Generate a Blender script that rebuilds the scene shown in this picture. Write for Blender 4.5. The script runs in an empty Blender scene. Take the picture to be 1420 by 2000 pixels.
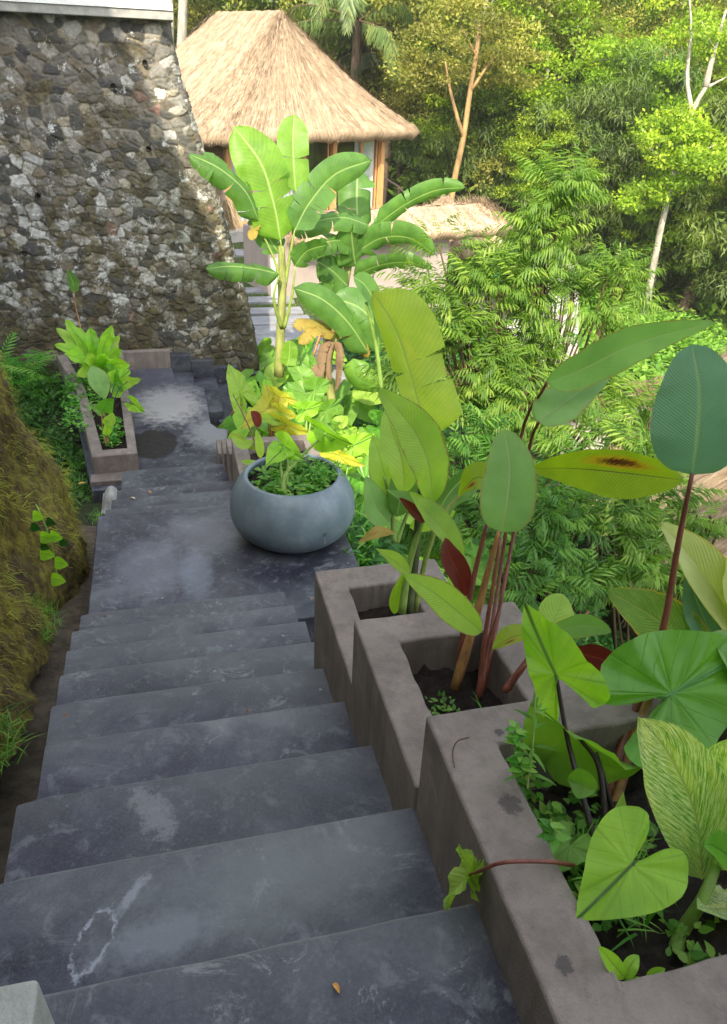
import bpy, math, random
import numpy as np
from mathutils import Vector, Matrix
random.seed(7); rng = np.random.default_rng(7)
R = math.radians
sc = bpy.context.scene
COL = sc.collection

# ------------------------------------------------------------------ camera
PITCH, ROLL, YAW, FPX = 30.0, 2.5, 15.0, 1500.0
def cam_axes():
    p, r, y = R(PITCH), R(ROLL), R(YAW)
    fw = np.array([math.sin(y)*math.cos(p), math.cos(y)*math.cos(p), -math.sin(p)])
    rt = np.array([math.cos(y), -math.sin(y), 0.0]); up = np.cross(rt, fw)
    return math.cos(r)*rt+math.sin(r)*up, -math.sin(r)*rt+math.cos(r)*up, fw
CR, CU, CF = cam_axes()
cd = bpy.data.cameras.new('camera'); cam = bpy.data.objects.new('camera', cd); COL.objects.link(cam)
cam.matrix_world = Matrix(((CR[0], CU[0], -CF[0], 0), (CR[1], CU[1], -CF[1], 0), (CR[2], CU[2], -CF[2], 0), (0, 0, 0, 1)))
cd.sensor_fit = 'VERTICAL'; cd.sensor_height = 24.0; cd.lens = FPX/2000*24.0
cd.clip_start = 0.02; cd.clip_end = 600
sc.camera = cam
def ray(x, y): return CF+CR*(x-710)/FPX-CU*(y-1000)/FPX
def hz(x, y, z): d = ray(x, y); return d*(z/d[2])          # where the line of sight meets a level
def hY(x, y, Y): d = ray(x, y); return d*(Y/d[1])          # ... a vertical plane across the stairs

# ------------------------------------------------------------------ light
SUN_EL, SUN_AZ = 40.0, 200.0
w = bpy.data.worlds.new('World'); sc.world = w; w.use_nodes = True
nt = w.node_tree; nt.nodes.clear()
sky = nt.nodes.new('ShaderNodeTexSky'); sky.sky_type = 'NISHITA'; sky.sun_disc = False
sky.sun_elevation = R(SUN_EL); sky.sun_rotation = R(SUN_AZ); sky.air_density = 1.0; sky.dust_density = 2.0
bg = nt.nodes.new('ShaderNodeBackground'); bg.inputs[1].default_value = 0.15
hv = nt.nodes.new('ShaderNodeHueSaturation'); hv.inputs['Saturation'].default_value = .42; nt.links.new(sky.outputs[0], hv.inputs['Color'])   # sky colour desaturated, so the shade turns less blue
ow = nt.nodes.new('ShaderNodeOutputWorld'); nt.links.new(hv.outputs[0], bg.inputs[0]); nt.links.new(bg.outputs[0], ow.inputs[0])
sl = bpy.data.lights.new('sun', 'SUN'); sl.energy = 2.05; sl.angle = R(0.6); sl.color = (1.0, 0.91, 0.72)
so = bpy.data.objects.new('sun', sl); COL.objects.link(so)
sd = Vector((math.sin(R(SUN_AZ))*math.cos(R(SUN_EL)), math.cos(R(SUN_AZ))*math.cos(R(SUN_EL)), math.sin(R(SUN_EL))))
so.rotation_euler = sd.to_track_quat('Z', 'Y').to_euler(); so.location = (0, 0, 30)
sc.view_settings.view_transform = 'Standard'; sc.view_settings.look = 'None'; sc.view_settings.gamma = 1.0
sc.view_settings.exposure = 2.05
sc.cycles.max_bounces = 6; sc.cycles.diffuse_bounces = 3; sc.cycles.transmission_bounces = 4; sc.cycles.transparent_max_bounces = 6
sc.cycles.caustics_reflective = False; sc.cycles.caustics_refractive = False

# ------------------------------------------------------------------ node helpers
def new_mat(name):
    m = bpy.data.materials.new(name); m.use_nodes = True
    n = m.node_tree; b = n.nodes['Principled BSDF']; return m, n, b
def N(n, t, **kw):
    o = n.nodes.new(t)
    for k, v in kw.items():
        if k in o.inputs.keys() if not k.startswith('_') else False: o.inputs[k].default_value = v
        else: setattr(o, k.lstrip('_'), v)
    return o
def noise(n, vec, scale, detail=4, rough=.6, dist=0.0):
    o = n.nodes.new('ShaderNodeTexNoise'); o.inputs['Scale'].default_value = scale; o.inputs['Detail'].default_value = detail
    o.inputs['Roughness'].default_value = rough; o.inputs['Distortion'].default_value = dist
    if vec is not None: n.links.new(vec, o.inputs['Vector'])
    return o.outputs['Fac']
def pos(n, scale=None):
    g = n.nodes.new('ShaderNodeNewGeometry').outputs['Position']
    if scale is None: return g
    m = n.nodes.new('ShaderNodeMapping'); m.inputs['Scale'].default_value = scale; n.links.new(g, m.inputs['Vector']); return m.outputs[0]
def uvn(n, scale=None, layer=None):
    o = n.nodes.new('ShaderNodeUVMap')
    if layer: o.uv_map = layer
    if scale is None: return o.outputs[0]
    m = n.nodes.new('ShaderNodeMapping'); m.inputs['Scale'].default_value = scale; n.links.new(o.outputs[0], m.inputs['Vector']); return m.outputs[0]
def ramp(n, fac, stops):
    o = n.nodes.new('ShaderNodeValToRGB'); e = o.color_ramp.elements
    while len(e) > 1: e.remove(e[-1])
    for i, (p, c) in enumerate(stops):
        if isinstance(c, (int, float)): c = (c, c, c)
        x = e[0] if i == 0 else e.new(p)
        x.position = p; x.color = (c[0], c[1], c[2], 1)
    n.links.new(fac, o.inputs[0]); return o.outputs[0]
def mix(n, fac, a, b, mode='MIX'):
    o = n.nodes.new('ShaderNodeMix'); o.data_type = 'RGBA'; o.blend_type = mode
    for i, v in ((0, fac), (6, a), (7, b)):
        if isinstance(v, (int, float)): o.inputs[i].default_value = v if i == 0 else (v, v, v, 1)
        elif isinstance(v, tuple): o.inputs[i].default_value = (v[0], v[1], v[2], 1)
        else: n.links.new(v, o.inputs[i])
    return o.outputs[2]
def mth(n, op, a, b=0.0, c=None, clamp=False):
    o = n.nodes.new('ShaderNodeMath'); o.operation = op; o.use_clamp = clamp
    for i, v in enumerate((a, b, c)):
        if v is None: continue
        if isinstance(v, (int, float)): o.inputs[i].default_value = v
        else: n.links.new(v, o.inputs[i])
    return o.outputs[0]
def sep(n, v):
    o = n.nodes.new('ShaderNodeSeparateXYZ'); n.links.new(v, o.inputs[0]); return o.outputs
def bump(n, b, h, strength=.4, dist=.01):
    o = n.nodes.new('ShaderNodeBump'); o.inputs['Strength'].default_value = strength; o.inputs['Distance'].default_value = dist
    n.links.new(h, o.inputs['Height']); n.links.new(o.outputs[0], b.inputs['Normal'])
def blob(n, c, rad, rot=0.0, soft=.35, nz=.9, nscale=9.0, ring=None):
    """a stain of its own shape lying at a place: 1 inside, 0 outside, with a ragged edge"""
    x, y, z = sep(n, pos(n))
    dx, dy = mth(n, 'SUBTRACT', x, c[0]), mth(n, 'SUBTRACT', y, c[1])
    cr, sr = math.cos(rot), math.sin(rot)
    a = mth(n, 'DIVIDE', mth(n, 'ADD', mth(n, 'MULTIPLY', dx, cr), mth(n, 'MULTIPLY', dy, sr)), rad[0])
    b = mth(n, 'DIVIDE', mth(n, 'SUBTRACT', mth(n, 'MULTIPLY', dy, cr), mth(n, 'MULTIPLY', dx, sr)), rad[1])
    d = mth(n, 'SQRT', mth(n, 'ADD', mth(n, 'MULTIPLY', a, a), mth(n, 'MULTIPLY', b, b)))
    d = mth(n, 'ADD', d, mth(n, 'MULTIPLY', mth(n, 'SUBTRACT', noise(n, pos(n), nscale, 10, .78), .5), nz))
    if ring: d = mth(n, 'ADD', mth(n, 'ABSOLUTE', mth(n, 'SUBTRACT', d, 1.0)), 1.0-ring)
    if ring: d = mth(n, 'ADD', d, ramp(n, noise(n, pos(n), 24, 5, .7), [(.40, .16), (.52, 0)]))
    f = mth(n, 'DIVIDE', mth(n, 'SUBTRACT', 1.0+soft/2, d), soft, clamp=True)
    zz = mth(n, 'LESS_THAN', mth(n, 'ABSOLUTE', mth(n, 'SUBTRACT', z, c[2])), .03)
    return mth(n, 'MULTIPLY', f, zz)

# ------------------------------------------------------------------ materials
def concrete_stairs():
    m, n, b = new_mat('dark_polished_concrete')
    p = pos(n)
    a = noise(n, p, 2.6, 10, .68, .6); c = noise(n, p, 11, 10, .75, .5)
    col = ramp(n, a, [(.36, (.013, .013, .025)), (.46, (.030, .030, .050)), (.54, (.055, .057, .078)), (.66, (.115, .122, .142))])
    col = mix(n, mth(n, 'MULTIPLY', ramp(n, noise(n, p, 1.3, 3), [(.46, 0), (.60, 1)]), .45), col, (.075, .088, .084))
    col = mix(n, mth(n, 'MULTIPLY', ramp(n, noise(n, p, 1.7, 4, .6, .5), [(.50, 0), (.62, 1)]), .6), col, (.020, .018, .030))
    col = mix(n, mth(n, 'MULTIPLY', ramp(n, c, [(.53, 0), (.64, 1)]), .5), col, (.19, .20, .22))
    wear = mth(n, 'MULTIPLY', ramp(n, noise(n, p, 6, 12, .82, .8), [(.57, 0), (.62, 1)]), ramp(n, noise(n, p, 1.6, 2), [(.45, 0), (.56, 1)]))
    col = mix(n, mth(n, 'MULTIPLY', wear, .65), col, (.28, .29, .30))
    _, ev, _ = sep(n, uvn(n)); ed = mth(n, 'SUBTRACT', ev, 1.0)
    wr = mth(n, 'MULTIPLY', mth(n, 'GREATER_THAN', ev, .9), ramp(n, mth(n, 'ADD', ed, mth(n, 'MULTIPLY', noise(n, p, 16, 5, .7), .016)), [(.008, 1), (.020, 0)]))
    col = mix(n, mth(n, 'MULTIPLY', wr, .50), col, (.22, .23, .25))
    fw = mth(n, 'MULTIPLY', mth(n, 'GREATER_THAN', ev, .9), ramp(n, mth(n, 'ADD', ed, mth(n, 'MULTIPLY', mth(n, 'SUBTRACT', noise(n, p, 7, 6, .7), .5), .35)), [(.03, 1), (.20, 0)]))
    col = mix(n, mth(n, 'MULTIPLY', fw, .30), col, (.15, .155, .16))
    grain = noise(n, p, 130, 4, .8); col = mix(n, mth(n, 'MULTIPLY', ramp(n, grain, [(.50, 0), (.72, 1)]), .35), col, (.16, .165, .17)); col = mix(n, mth(n, 'MULTIPLY', ramp(n, grain, [(.28, 1), (.44, 0)]), .45), col, (.012, .012, .016))
    # spatters of lime
    v = n.nodes.new('ShaderNodeTexVoronoi'); v.inputs['Scale'].default_value = 11; n.links.new(p, v.inputs['Vector'])
    sp = mth(n, 'MULTIPLY', mth(n, 'LESS_THAN', mth(n, 'ADD', v.outputs['Distance'], mth(n, 'MULTIPLY', noise(n, p, 60, 2), .06)), .095), mth(n, 'GREATER_THAN', noise(n, p, 4.0, 2), .56))
    col = mix(n, mth(n, 'MULTIPLY', sp, .6), col, (.4, .41, .42))
    for (c0, rad, rot, soft, nz, ns, ringw, f, cc) in STAINS:
        col = mix(n, mth(n, 'MULTIPLY', blob(n, c0, rad, rot, soft, nz, ns, ringw), f), col, cc)
    n.links.new(col, b.inputs['Base Color'])
    n.links.new(ramp(n, c, [(.3, .38), (.7, .62)]), b.inputs['Roughness'])
    b.inputs['Specular IOR Level'].default_value = .45
    bump(n, b, mth(n, 'ADD', mth(n, 'ADD', noise(n, p, 22, 6, .7), mth(n, 'MULTIPLY', a, 1.5)), mth(n, 'MULTIPLY', grain, .35)), .4, .006)
    return m
STAINS = [  # centre, radii, turn, softness, raggedness, noise scale, ring width, strength, colour
    (tuple(hz(182, 1838, -1.638)), (.034, .075), -.45, .22, 1.5, 30, .10, .75, (.46, .48, .54)),
    (tuple(hz(255, 1750, -1.638)), (.05, .012), .9, .9, 4.0, 40, None, .45, (.42, .44, .48)),
    (tuple(hz(320, 1830, -1.638)), (.12, .045), .1, .9, 2.6, 26, None, .5, (.24, .26, .29)),
    (tuple(hz(450, 1740, -1.638)), (.30, .10), .1, 1.0, 2.6, 14, None, .35, (.16, .18, .175)),
    (tuple(hz(300, 1590, -1.818)), (.04, .10), .4, .7, 5.0, 30, None, .30, (.36, .37, .38)),
    (tuple(hz(620, 1700, -1.638)), (.2, .10), .2, .9, 2.6, 16, None, .3, (.18, .20, .19)),
    (tuple(hz(295, 1115, -3.08)), (.26, .32), .0, .8, 1.9, 10, None, .42, (.20, .22, .26)),
    (tuple(hz(400, 1040, -3.08)), (.28, .26), .0, .8, 2.0, 9, None, .5, (.18, .18, .20)),
    (tuple(hz(385, 1120, -3.08)), (.10, .30), .0, .7, 1.9, 12, None, .45, (.22, .25, .30)),
    (tuple(hz(425, 1390, -1.998)), (.05, .12), .0, .8, 1.1, 14, None, .35, (.26, .27, .27)),
    (tuple(hz(300, 866, -3.98)), (.28, .42), -.1, .12, .7, 5, None, .97, (.018, .015, .015)),
    (tuple(hz(330, 790, -3.98)), (.40, .60), .0, .7, 2.6, 9, None, .80, (.40, .39, .38)),
    (tuple(hz(410, 845, -3.98)), (.25, .40), .0, .7, 2.4, 10, None, .6, (.30, .30, .33)),
    (tuple(hz(330, 745, -3.98)), (.6, .9), .0, .9, 1.2, 3, None, .35, (.13, .13, .17)),
]
def planter_concrete(name='grey_brown_render', c1=(.155, .125, .108), c2=(.27, .225, .195)):
    m, n, b = new_mat(name); p = pos(n)
    a = noise(n, p, 5, 8, .65); f = noise(n, p, 45, 6, .75)
    col = ramp(n, a, [(.3, c1), (.7, c2)])
    col = mix(n, mth(n, 'MULTIPLY', ramp(n, f, [(.55, 0), (.75, 1)]), .35), col, tuple(x*.45 for x in c1))
    col = mix(n, mth(n, 'MULTIPLY', ramp(n, noise(n, p, 12, 8, .8), [(.58, 0), (.7, 1)]), .35), col, tuple(x*.5 for x in c1))
    col = mix(n, mth(n, 'MULTIPLY', ramp(n, noise(n, pos(n, (9, 9, 1.1)), 1.3, 6, .7), [(.46, 0), (.62, 1)]), .40), col, tuple(x*.55 for x in c1))
    col = mix(n, mth(n, 'MULTIPLY', ramp(n, noise(n, p, 3.2, 9, .75, .4), [(.54, 0), (.62, 1)]), .35), col, tuple(min(1, x*1.35) for x in c2))
    for c0, rad in ((hz(998, 1570, -1.30), (.022, .024)), (hz(1102, 1885, -1.30), (.014, .017)), (hz(975, 1430, -1.3), (.010, .01))):
        col = mix(n, mth(n, 'MULTIPLY', blob(n, tuple(c0), rad, 0, .25, 3.2, 70), .75), col, (.045, .04, .037))
    n.links.new(col, b.inputs['Base Color']); b.inputs['Roughness'].default_value = .85
    bump(n, b, mth(n, 'ADD', f, mth(n, 'MULTIPLY', noise(n, p, 180, 3), .5)), .45, .006)
    return m
def plain(name, col, rough=.7, nz=.25, scale=8, bs=.2, bd=.01, metal=0, vec=None, stretch=None):
    m, n, b = new_mat(name); p = pos(n, stretch)
    a = noise(n, p, scale, 6, .65)
    n.links.new(ramp(n, a, [(.3, tuple(c*(1-nz) for c in col)), (.7, tuple(min(1, c*(1+nz)) for c in col))]), b.inputs['Base Color'])
    b.inputs['Roughness'].default_value = rough; b.inputs['Metallic'].default_value = metal
    if bs: bump(n, b, noise(n, p, scale*5, 5, .7), bs, bd)
    return m
def soil_mat():
    m, n, b = new_mat('moist_soil'); p = pos(n)
    a = noise(n, p, 30, 8, .75)
    n.links.new(ramp(n, a, [(.3, (.012, .008, .006)), (.55, (.035, .022, .016)), (.75, (.085, .055, .038))]), b.inputs['Base Color'])
    b.inputs['Roughness'].default_value = .95; bump(n, b, a, 1.0, .03); return m
def ground_mat():
    m, n, b = new_mat('ground'); p = pos(n)
    a = noise(n, p, 6, 8, .75); c = noise(n, p, .6, 4)
    col = ramp(n, a, [(.3, (.015, .016, .008)), (.5, (.04, .04, .018)), (.7, (.07, .085, .025))])
    col = mix(n, ramp(n, c, [(.45, 0), (.6, 1)]), col, ramp(n, a, [(.3, (.02, .035, .01)), (.7, (.07, .14, .02))]))
    n.links.new(col, b.inputs['Base Color']); b.inputs['Roughness'].default_value = .95; bump(n, b, a, 1.0, .08); return m
def leaf_mat(name, c1, c2, vein=None, veins=14.0, slant=.5, trans=.45, rough=.42, tint=.25, spots=None, vfreq=1.0, varieg=None, patch=None, brown=None, edge=None, tcol=None, midw=.02):
    """broad leaf with its veins running from the midrib; UV x across (0.5 = midrib), y along"""
    m, n, b = new_mat(name)
    uv = uvn(n); u, v, _ = sep(n, uv)
    p = pos(n)
    au = mth(n, 'ABSOLUTE', mth(n, 'SUBTRACT', u, .5))
    ph = mth(n, 'MULTIPLY', mth(n, 'SUBTRACT', v, mth(n, 'MULTIPLY', au, slant)), veins*6.2832)
    wv = mth(n, 'MULTIPLY_ADD', mth(n, 'SINE', ph), .5, .5)
    if veins < 10:   # veins fan out from where the stalk joins, and branch off the midrib towards the tip
        rb = mth(n, 'DIVIDE', au, .8); ra = mth(n, 'DIVIDE', mth(n, 'SUBTRACT', v, .35), .65)
        an = mth(n, 'ARCTAN2', rb, mth(n, 'ADD', ra, mth(n, 'MULTIPLY', rb, .55)))
        wv = mth(n, 'POWER', mth(n, 'MULTIPLY_ADD', mth(n, 'SINE', mth(n, 'MULTIPLY', an, 8.0)), .5, .5), 60.0)
        w2 = mth(n, 'POWER', mth(n, 'MULTIPLY_ADD', mth(n, 'SINE', mth(n, 'MULTIPLY', mth(n, 'SUBTRACT', v, mth(n, 'MULTIPLY', au, .75)), 50.0)), .5, .5), 90.0)
        wv = mth(n, 'MAXIMUM', wv, mth(n, 'MULTIPLY', w2, .8))
    base = ramp(n, noise(n, p, 7.0, 4, .6), [(.35, c1), (.65, c2)])
    base = mix(n, mth(n, 'MULTIPLY', wv, tint), base, tuple(x*.55 for x in c1))
    if patch:
        base = mix(n, mth(n, 'MULTIPLY', ramp(n, noise(n, uvn(n, (3.0, 2.0, 1)), 1.3, 3, .6), [(patch[1], 0), (patch[1]+.12, 1)]), .9), base, patch[0])
    if varieg:
        mp = n.nodes.new('ShaderNodeCombineXYZ'); n.links.new(mth(n, 'MULTIPLY', au, 7.0), mp.inputs[0]); n.links.new(mth(n, 'MULTIPLY', ph, .55), mp.inputs[1])
        n.links.new(mth(n, 'GREATER_THAN', u, .5), mp.inputs[2])
        s = noise(n, mp.outputs[0], 1.5, 5, .7)
        base = mix(n, ramp(n, s, [(varieg[1], 0), (varieg[1]+.05, 1)]), base, varieg[0])
    if brown:
        cu, cv, ru, rv = brown
        d = mth(n, 'SQRT', mth(n, 'ADD', mth(n, 'POWER', mth(n, 'DIVIDE', mth(n, 'SUBTRACT', u, cu), ru), 2.0), mth(n, 'POWER', mth(n, 'DIVIDE', mth(n, 'SUBTRACT', v, cv), rv), 2.0)))
        mp2 = n.nodes.new('ShaderNodeCombineXYZ'); n.links.new(mth(n, 'MULTIPLY', au, 5.0), mp2.inputs[0]); n.links.new(mth(n, 'MULTIPLY', ph, .9), mp2.inputs[1])
        d = mth(n, 'ADD', d, mth(n, 'MULTIPLY', mth(n, 'SUBTRACT', noise(n, mp2.outputs[0], 1.6, 3), .5), 2.2))
        base = mix(n, ramp(n, d, [(.75, 1), (1.1, 0)]), base, (.42, .25, .02)); base = mix(n, ramp(n, d, [(.45, 1), (.6, 0)]), base, (.07, .022, .012))
    base = mix(n, mth(n, 'MULTIPLY', ramp(n, noise(n, p, 34, 5, .8), [(.66, 0), (.72, 1)]), .55), base, (.20, .14, .03))
    base = mix(n, mth(n, 'MULTIPLY', ramp(n, noise(n, p, 3.0, 3, .6), [(.42, 0), (.62, 1)]), .30), base, tuple(min(1, q_*1.5) for q_ in c2))
    if edge:
        ed = mth(n, 'ADD', mth(n, 'MULTIPLY', au, 2.0), mth(n, 'MULTIPLY', mth(n, 'SUBTRACT', noise(n, p, 30, 3), .5), .25))
        base = mix(n, ramp(n, ed, [(.90, 0), (.98, 1)]), base, edge)
    if vein: base = mix(n, ramp(n, au, [(midw*.5, 1), (midw*1.6, 0)]), base, vein)
    n.links.new(base, b.inputs['Base Color']); b.inputs['Roughness'].default_value = rough
    b.inputs['Specular IOR Level'].default_value = .35
    bump(n, b, mth(n, 'ADD', wv, mth(n, 'MULTIPLY', ramp(n, au, [(.0, 0), (midw*2, 1)]), 1.5)), .35, .003)
    t = n.nodes.new('ShaderNodeBsdfTranslucent')
    tc = mix(n, 1.0, base, tcol or (1.0, 1.08, .30), 'MULTIPLY'); tc = mix(n, 1.0, tc, 1.6, 'MULTIPLY'); n.links.new(tc, t.inputs[0])
    ms = n.nodes.new('ShaderNodeMixShader'); ms.inputs[0].default_value = trans
    n.links.new(b.outputs[0], ms.inputs[1]); n.links.new(t.outputs[0], ms.inputs[2]); n.links.new(ms.outputs[0], n.nodes['Material Output'].inputs[0])
    return m
def foliage_mat(name, cols, trans=.4, rough=.5, rnd=.35, tcol=(1.0, 1.2, .35)):
    """small leaves: every leaf its own tone (UV layer 'tint'), every plant its own cast"""
    m, n, b = new_mat(name)
    t0, t1, _ = sep(n, uvn(n, layer='tint'))
    col = ramp(n, t0, [(i/(len(cols)-1), c) for i, c in enumerate(cols)])
    oi = n.nodes.new('ShaderNodeObjectInfo')
    hs = n.nodes.new('ShaderNodeHueSaturation'); n.links.new(col, hs.inputs['Color'])
    n.links.new(mth(n, 'MULTIPLY_ADD', oi.outputs['Random'], .022, .489), hs.inputs['Hue'])
    n.links.new(mth(n, 'MULTIPLY_ADD', oi.outputs['Random'], rnd*2, 1-rnd), hs.inputs['Value'])
    n.links.new(hs.outputs[0], b.inputs['Base Color']); b.inputs['Roughness'].default_value = rough; b.inputs['Specular IOR Level'].default_value = .3
    t = n.nodes.new('ShaderNodeBsdfTranslucent'); tc = mix(n, 1.0, hs.outputs[0], tcol, 'MULTIPLY'); tc = mix(n, 1.0, tc, 1.6, 'MULTIPLY'); n.links.new(tc, t.inputs[0])
    ms = n.nodes.new('ShaderNodeMixShader'); ms.inputs[0].default_value = trans
    n.links.new(b.outputs[0], ms.inputs[1]); n.links.new(t.outputs[0], ms.inputs[2]); n.links.new(ms.outputs[0], n.nodes['Material Output'].inputs[0])
    return m
def thatch_mat(name, dark, mid, light, sx=55.0, sy=2.2):
    m, n, b = new_mat(name)
    uv = uvn(n, (sx, sy, 1)); a = noise(n, uv, 1.0, 5, .7); c = noise(n, uvn(n, (16, 11, 1)), 1.0, 6, .75)
    u2 = noise(n, uvn(n, (sx*3, sy*2, 1)), 1.0, 3, .7)
    f = mth(n, 'ADD', mth(n, 'MULTIPLY', a, .55), mth(n, 'MULTIPLY', c, .45))
    col = ramp(n, f, [(.40, dark), (.50, mid), (.59, light)])
    n.links.new(col, b.inputs['Base Color']); b.inputs['Roughness'].default_value = .9; b.inputs['Specular IOR Level'].default_value = .15
    bump(n, b, mth(n, 'ADD', a, mth(n, 'MULTIPLY', u2, .6)), .8, .05)
    return m
def stone_mat():
    m, n, b = new_mat('rubble_stone'); p = pos(n)
    at = n.nodes.new('ShaderNodeVertexColor'); at.layer_name = 'stone'
    s = noise(n, p, 14, 8, .7); col = mix(n, mth(n, 'MULTIPLY', ramp(n, s, [(.35, 1), (.6, 0)]), .5), at.outputs['Color'], (.04, .038, .032))
    x, y, z = sep(n, p)
    # white lichen and lime, thicker in a band low on the wall
    band = ramp(n, mth(n, 'MULTIPLY_ADD', z, 1/5.5, .85), [(.05, .0), (.28, .9), (.42, 1.0), (.6, .25), (.95, .15)])
    li = mth(n, 'MULTIPLY', ramp(n, mth(n, 'ADD', noise(n, p, 5.5, 9, .72, .3), mth(n, 'MULTIPLY', band, .06)), [(.60, 0), (.635, 1)]), .9)
    col = mix(n, li, col, ramp(n, noise(n, p, 20, 4), [(.3, (.34, .34, .32)), (.7, (.66, .65, .61))]))
    # damp black and olive growth lower down
    mo = mth(n, 'ADD', noise(n, p, 2.6, 8, .7), mth(n, 'MULTIPLY', ramp(n, mth(n, 'MULTIPLY_ADD', z, 1/5.5, .85), [(.05, 1), (.5, .35), (.9, .0)]), .16))
    col = mix(n, mth(n, 'MULTIPLY', ramp(n, mo, [(.555, 0), (.64, 1)]), .85), col, ramp(n, noise(n, p, 9, 5), [(.35, (.03, .024, .014)), (.55, (.085, .068, .03)), (.75, (.13, .12, .035))]))
    col = mix(n, mth(n, 'MULTIPLY', ramp(n, noise(n, p, 3.4, 7, .7), [(.57, 0), (.66, 1)]), .55), col, (.10, .085, .035))
    n.links.new(col, b.inputs['Base Color']); b.inputs['Roughness'].default_value = .9
    bump(n, b, noise(n, p, 40, 7, .7), .6, .02); return m
def moss_mat():
    m, n, b = new_mat('mossy_bank'); p = pos(n); ps = pos(n, (4.0, 4.0, 1.1))
    a = noise(n, ps, 5, 8, .7); c = noise(n, p, 1.6, 5, .65)
    col = ramp(n, a, [(.32, (.05, .03, .010)), (.46, (.15, .11, .02)), (.6, (.27, .23, .03)), (.75, (.38, .36, .05))])
    col = mix(n, ramp(n, c, [(.46, 0), (.58, 1)]), col, ramp(n, a, [(.35, (.035, .022, .012)), (.7, (.13, .085, .03))]))
    n.links.new(col, b.inputs['Base Color']); b.inputs['Roughness'].default_value = .95; bump(n, b, a, 1.0, .05); return m
def glass_mat():
    m, n, b = new_mat('window_glass'); n.nodes.remove(b)
    t = n.nodes.new('ShaderNodeBsdfTransparent'); t.inputs[0].default_value = (.92, .94, .93, 1)
    g = n.nodes.new('ShaderNodeBsdfGlossy'); g.inputs['Roughness'].default_value = .03
    ms = n.nodes.new('ShaderNodeMixShader'); ms.inputs[0].default_value = .14
    n.links.new(t.outputs[0], ms.inputs[1]); n.links.new(g.outputs[0], ms.inputs[2]); n.links.new(ms.outputs[0], n.nodes['Material Output'].inputs[0]); return m
def pot_mat():
    m, n, b = new_mat('blue_grey_terrazzo'); p = pos(n)
    a = noise(n, p, 4, 7, .65, .3); c = noise(n, pos(n, (1, 1, .5)), 9, 7, .7)
    col = ramp(n, a, [(.3, (.095, .13, .155)), (.7, (.17, .215, .245))])
    col = mix(n, mth(n, 'MULTIPLY', ramp(n, c, [(.5, 0), (.7, 1)]), .35), col, (.30, .34, .36))
    col = mix(n, mth(n, 'MULTIPLY', ramp(n, noise(n, p, 26, 6, .8), [(.62, 0), (.7, 1)]), .25), col, (.05, .06, .06))
    for c0, rx, rz, cc in POT_MARKS:
        x, y, z = sep(n, p)
        d = mth(n, 'ADD', mth(n, 'POWER', mth(n, 'DIVIDE', mth(n, 'SUBTRACT', x, c0[0]), rx), 2.0), mth(n, 'POWER', mth(n, 'DIVIDE', mth(n, 'SUBTRACT', z, c0[2]), rz), 2.0))
        d = mth(n, 'ADD', d, mth(n, 'MULTIPLY', noise(n, p, 60, 3), .9))
        col = mix(n, mth(n, 'MULTIPLY', mth(n, 'LESS_THAN', d, 1.1), .6), col, cc)
    n.links.new(col, b.inputs['Base Color']); n.links.new(ramp(n, c, [(.3, .32), (.7, .5)]), b.inputs['Roughness'])
    bump(n, b, noise(n, p, 50, 5), .12, .004); return m
POT_MARKS = [((.93, 4.6, -2.845), .018, .020, (.03, .035, .035)), ((.935, 4.6, -2.915), .004, .05, (.45, .47, .48)), ((.95, 4.6, -2.93), .018, .006, (.5, .52, .52))]

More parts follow.
